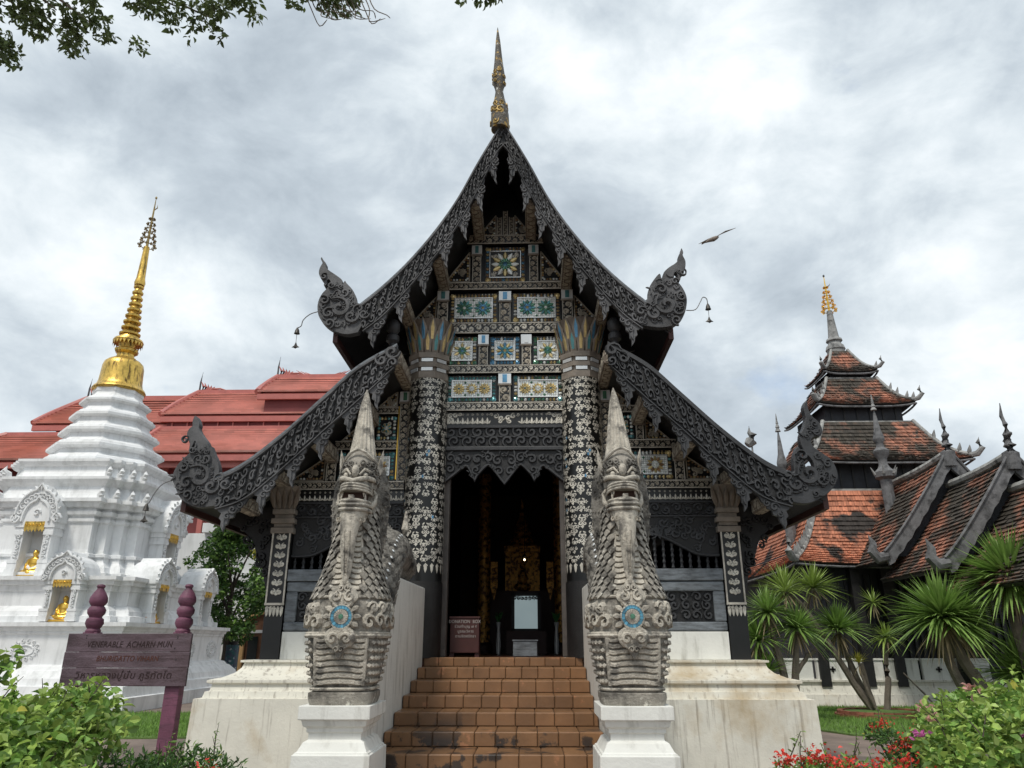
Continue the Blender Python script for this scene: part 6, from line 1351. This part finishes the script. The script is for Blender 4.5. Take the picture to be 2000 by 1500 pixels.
# brick ring
ring = thing('brick_ring', 'low round ring of red bricks around the branching plant', 'planter', (8.65, 8.5, 0)); brick_m = mat('ring_brick', (.26, .10, .06), .85, .3, 6, .4, 30, orand=.25)
bme = None
for row in range(2):
    for k in range(30):
        a = 2*PI*(k+.5*row)/30; m = MB()
        if bme is None: m.box(-.095, .095, -.055, .055, 0, .06); bme = shared(m, 'brick', brick_m)
        o = bpy.data.objects.new('brick', bme); col.objects.link(o); o.parent = ring; o.location = (1.0*math.cos(a)*(1-.06*row), .85*math.sin(a)*(1-.06*row), .03+row*.065); o.rotation_euler = (rr.uniform(-.06, .06), rr.uniform(-.06, .06), a+PI/2)
m = MB(); m.lathe([(.92, .03), (.9, .12), (.3, .16), (.01, .17)], (8.65, 8.5, 0), 20); m.build('soil', lawnsoil, ring)
stk = thing('leaning_stick', 'thin grey stick leaning on the lawn beside the brick ring', 'stick', (9.2, 7.3, 0)); m = MB(); m.tube([(9.42, 7.0, .03), (9.2, 7.4, .55), (8.98, 7.8, 1.0)], [.022, .02, .014], 6); m.build('rod', bark, stk)

def shrub(name, label, cat_, base, cs, n, L, W, mt, stems=14, mt2=None, n2=0, droop=.3, br=barkd):
    t = thing(name, label, cat_, base); r2 = random.Random(n); m = MB()
    for k in range(stems):
        c, r = r2.choice(cs); b = Vector((base[0]+r2.uniform(-.15, .15), base[1]+r2.uniform(-.15, .15), base[2])); e = Vector(c); mid = b.lerp(e, .5)+Vector((r2.uniform(-.1, .1), r2.uniform(-.1, .1), .1)); m.tube([b, mid, e], [.016, .011, .005], 5)
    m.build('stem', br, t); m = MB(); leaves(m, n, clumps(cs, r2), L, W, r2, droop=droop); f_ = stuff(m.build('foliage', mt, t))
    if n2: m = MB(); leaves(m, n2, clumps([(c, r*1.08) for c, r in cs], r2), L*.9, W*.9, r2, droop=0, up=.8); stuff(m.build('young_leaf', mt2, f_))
    m = MB(); ms = MB()
    for k in range(n//170):
        c, r = r2.choice(cs); b = Vector(c)+Vector((0, 0, r*.6)); d = Vector((r2.gauss(0, .35), r2.gauss(0, .35), 1)).normalized(); l = r2.uniform(.10, .26); ms.tube([b, b+d*l*.5, b+d*l+Vector((r2.uniform(-.03, .03), 0, 0))], [.005, .004, .002], 4)
        leaves(m, 9, lambda q: (b+d*l*q.uniform(.25, 1), Vector((q.gauss(0, 1), q.gauss(0, 1), .6)).normalized()), L*.75, W*.75, r2, droop=0, up=.6)
    if m.v: stuff(m.build('sprig_leaf', mt2 or mt, f_)); stuff(ms.build('sprig', br, f_))
    m = MB(); leaves(m, n//60, clumps(cs, r2), L, W, r2); stuff(m.build('yellowed_leaf', lf_yel, f_))
    return t
def mound(x0, x1, y0, y1, topf, n, r2, ra=(.12, .22)):
    cs = []
    for _ in range(n):
        x, y = r2.uniform(x0, x1), r2.uniform(y0, y1); zt = topf(x, y); z = zt-abs(r2.gauss(0, .22)) if r2.random() < .8 else r2.uniform(.15, zt); r = r2.uniform(*ra); cs.append(((x, y, max(.1, z-r)), r))
    return cs
r2 = random.Random(41)
# left bush
tf = lambda x, y: 1.40-.10*abs(math.sin(x*3.1+y*2))-.32*max(0, (x+2.75)/.6)**2-.12*max(0, -5.6-y)
cs = [c for c in mound(-4.6, -2.1, -6.3, -4.4, tf, 190, r2) if c[0][0] < -2.42-.40*(c[0][1]+5.5)]
for x, y, z in ((-2.98, -5.6, 1.46), (-3.0, -5.62, 1.54), (-3.05, -5.6, 1.42), (-3.15, -5.5, 1.40), (-2.52, -5.4, 1.22), (-2.42, -5.2, 1.10)): cs.append(((x, y, z), .07))
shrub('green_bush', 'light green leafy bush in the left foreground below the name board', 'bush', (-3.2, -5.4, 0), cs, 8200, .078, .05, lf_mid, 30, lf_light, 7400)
# right bougainvillea
tf = lambda x, y: 1.42-.08*abs(math.sin(x*2.7+y*3))-.42*max(0, (3.75-x)/.75)**1.3
cs = [c for c in mound(2.6, 5.6, -5.2, -3.4, tf, 190, r2) if c[0][0] > 2.92+.46*(c[0][1]+5.5)]
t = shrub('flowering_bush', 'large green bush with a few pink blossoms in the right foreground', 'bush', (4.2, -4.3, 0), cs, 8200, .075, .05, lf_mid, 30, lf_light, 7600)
pink = mat('pink_bract', (.62, .16, .42), .6, .15, 8, isl=.25, sss=.3); peach = mat('peach_bract', (.62, .34, .30), .6, .15, 8, isl=.25, sss=.3)
def bloom(par, c, r, mt, n, rr, nm='blossom', L=.045, W=.035):
    m = MB(); leaves(m, n, lambda q: (Vector(c)+Vector((q.gauss(0, r*.4), q.gauss(0, r*.4), q.gauss(0, r*.35))), Vector((q.gauss(0, .4), -.5+q.gauss(0, .4), .6)).normalized()), L, W, rr, .3, 0, .4); stuff(m.build(nm, mt, par))
for c, r, mt, n in (((3.93, -5.0, 1.02), .09, pink, 34), ((3.70, -5.05, 1.03), .07, pink, 20), ((3.18, -4.6, .98), .06, pink, 22), ((3.55, -4.7, 1.30), .05, peach, 12), ((3.45, -4.3, 1.08), .05, peach, 12), ((3.3, -4.5, 1.14), .05, peach, 10), ((3.95, -5.0, 1.2), .05, peach, 12)): bloom(t, c, r, mt, n, r2)
# red-flowered hedges
redf = mat('ixora_red', (.62, .055, .035), .55, .15, 8, isl=.35, sss=.2)
def ixora(label, base, cs, n, heads, L=.055, W=.02, mt=lf_dark):
    t = shrub('red_flowered_shrub', label, 'bush', base, cs, n, L, W, mt, 16, lf_mid, n//3, droop=-.5); q = random.Random(n)
    for k in range(heads):
        c, r = q.choice(cs); c = (c[0]+q.uniform(-r, r)*.6, c[1]-r*.5+q.uniform(-.05, .05), c[2]+r*q.uniform(.75, 1.05)); bloom(t, c, q.uniform(.06, .10), redf, 34, q, 'flower_head', .026, .02)
tf = lambda x, y: .90-.10*abs(math.sin(x*5))-.18*max(0, x+2.45)
ixora('dark narrow-leaved shrub with few red flowers beside the left bush', (-2.6, -4.1, 0), mound(-3.05, -2.12, -4.5, -3.6, tf, 60, r2, (.08, .14)), 5200, 7, .06, .018)
ixora('low hedge with many bright red flowers in front of the temple base', (2.55, -5.0, 0), mound(2.12, 3.0, -5.3, -4.7, lambda x, y: .93-.03*abs(math.sin(x*7)), 50, r2, (.08, .13)), 3200, 60, .055, .02, lf_mid)
ixora('small red-flowered shrub between the lawn and the flowering bush', (4.15, -2.2, 0), mound(3.95, 4.35, -2.5, -1.9, lambda x, y: .86, 30, r2, (.08, .12)), 1800, 24)
# overhanging tree whose trunk stands outside the frame
ot = thing('overhanging_tree', 'leafy tree branches hanging into the top left of the sky', 'tree', (-9.5, -5.0, 0)); rr = random.Random(77); lf_ol = mat('olive_leaf', (.10, .14, .045), .55, .2, 3, isl=.45, sss=.3)
m = MB(); m.tube(cat([(-9.5, -5, 0), (-9.4, -4.9, 3), (-9.2, -4.6, 6.5), (-8.8, -4.0, 9.5), (-8.4, -3.5, 11.5)], 4), [.42-.018*i for i in range(17)], 12); m.build('trunk', bark, ot, True)
ends = [(-6.5, 10.35, .75), (-5.95, 10.1, .55), (-7.1, 10.4, .7), (-4.6, 10.3, .5), (-4.2, 10.15, .45), (-3.75, 10.45, .35), (-5.2, 10.6, .35), (-7.15, 9.65, .16), (-7.0, 9.42, .14), (-2.6, 10.45, .22), (-2.2, 10.5, .2), (-.3, 10.5, .2), (-.05, 10.52, .14), (-2.95, 10.55, .2), (-8.0, 10.6, .9), (-6.5, 11.2, .9), (-4.5, 11.2, .8)]
m = MB()
for x, z, r in ends:
    q = cat([(-8.6, -3.8, 10.4), ((x-8.6)/2, -3.0, (z+11.6)/2), (x, -2.5, z)], 5); m.tube(q, [.07-.062*i/(len(q)-1) for i in range(len(q))], 6)
m.build('branch', bark, ot); m = MB()
for k in range(14):
    x, z = -2.75+k*.07, 10.55; m.tube(cat([(x-.1, -2.5, z), (x+.02, -2.5, z-.3), (x+.14+.1*math.sin(k*2), -2.5+rr.uniform(-.1, .1), z-.52+rr.uniform(-.1, .15)), (x+.26, -2.5, z-.48)], 3), [.008]*9+[.004], 4)
m.build('bare_twig', bark, ot); cs = []
for x, z, r in ends:
    for k in range(max(3, int(r*22))): cs.append(((x+rr.gauss(0, r*.5), -2.5+rr.gauss(0, r*.4), z+rr.gauss(0, r*.22)), rr.uniform(.06, .15)))
m = MB(); leaves(m, 5200, clumps(cs, rr), .10, .05, rr, droop=.6); stuff(m.build('crown', lf_ol, ot))
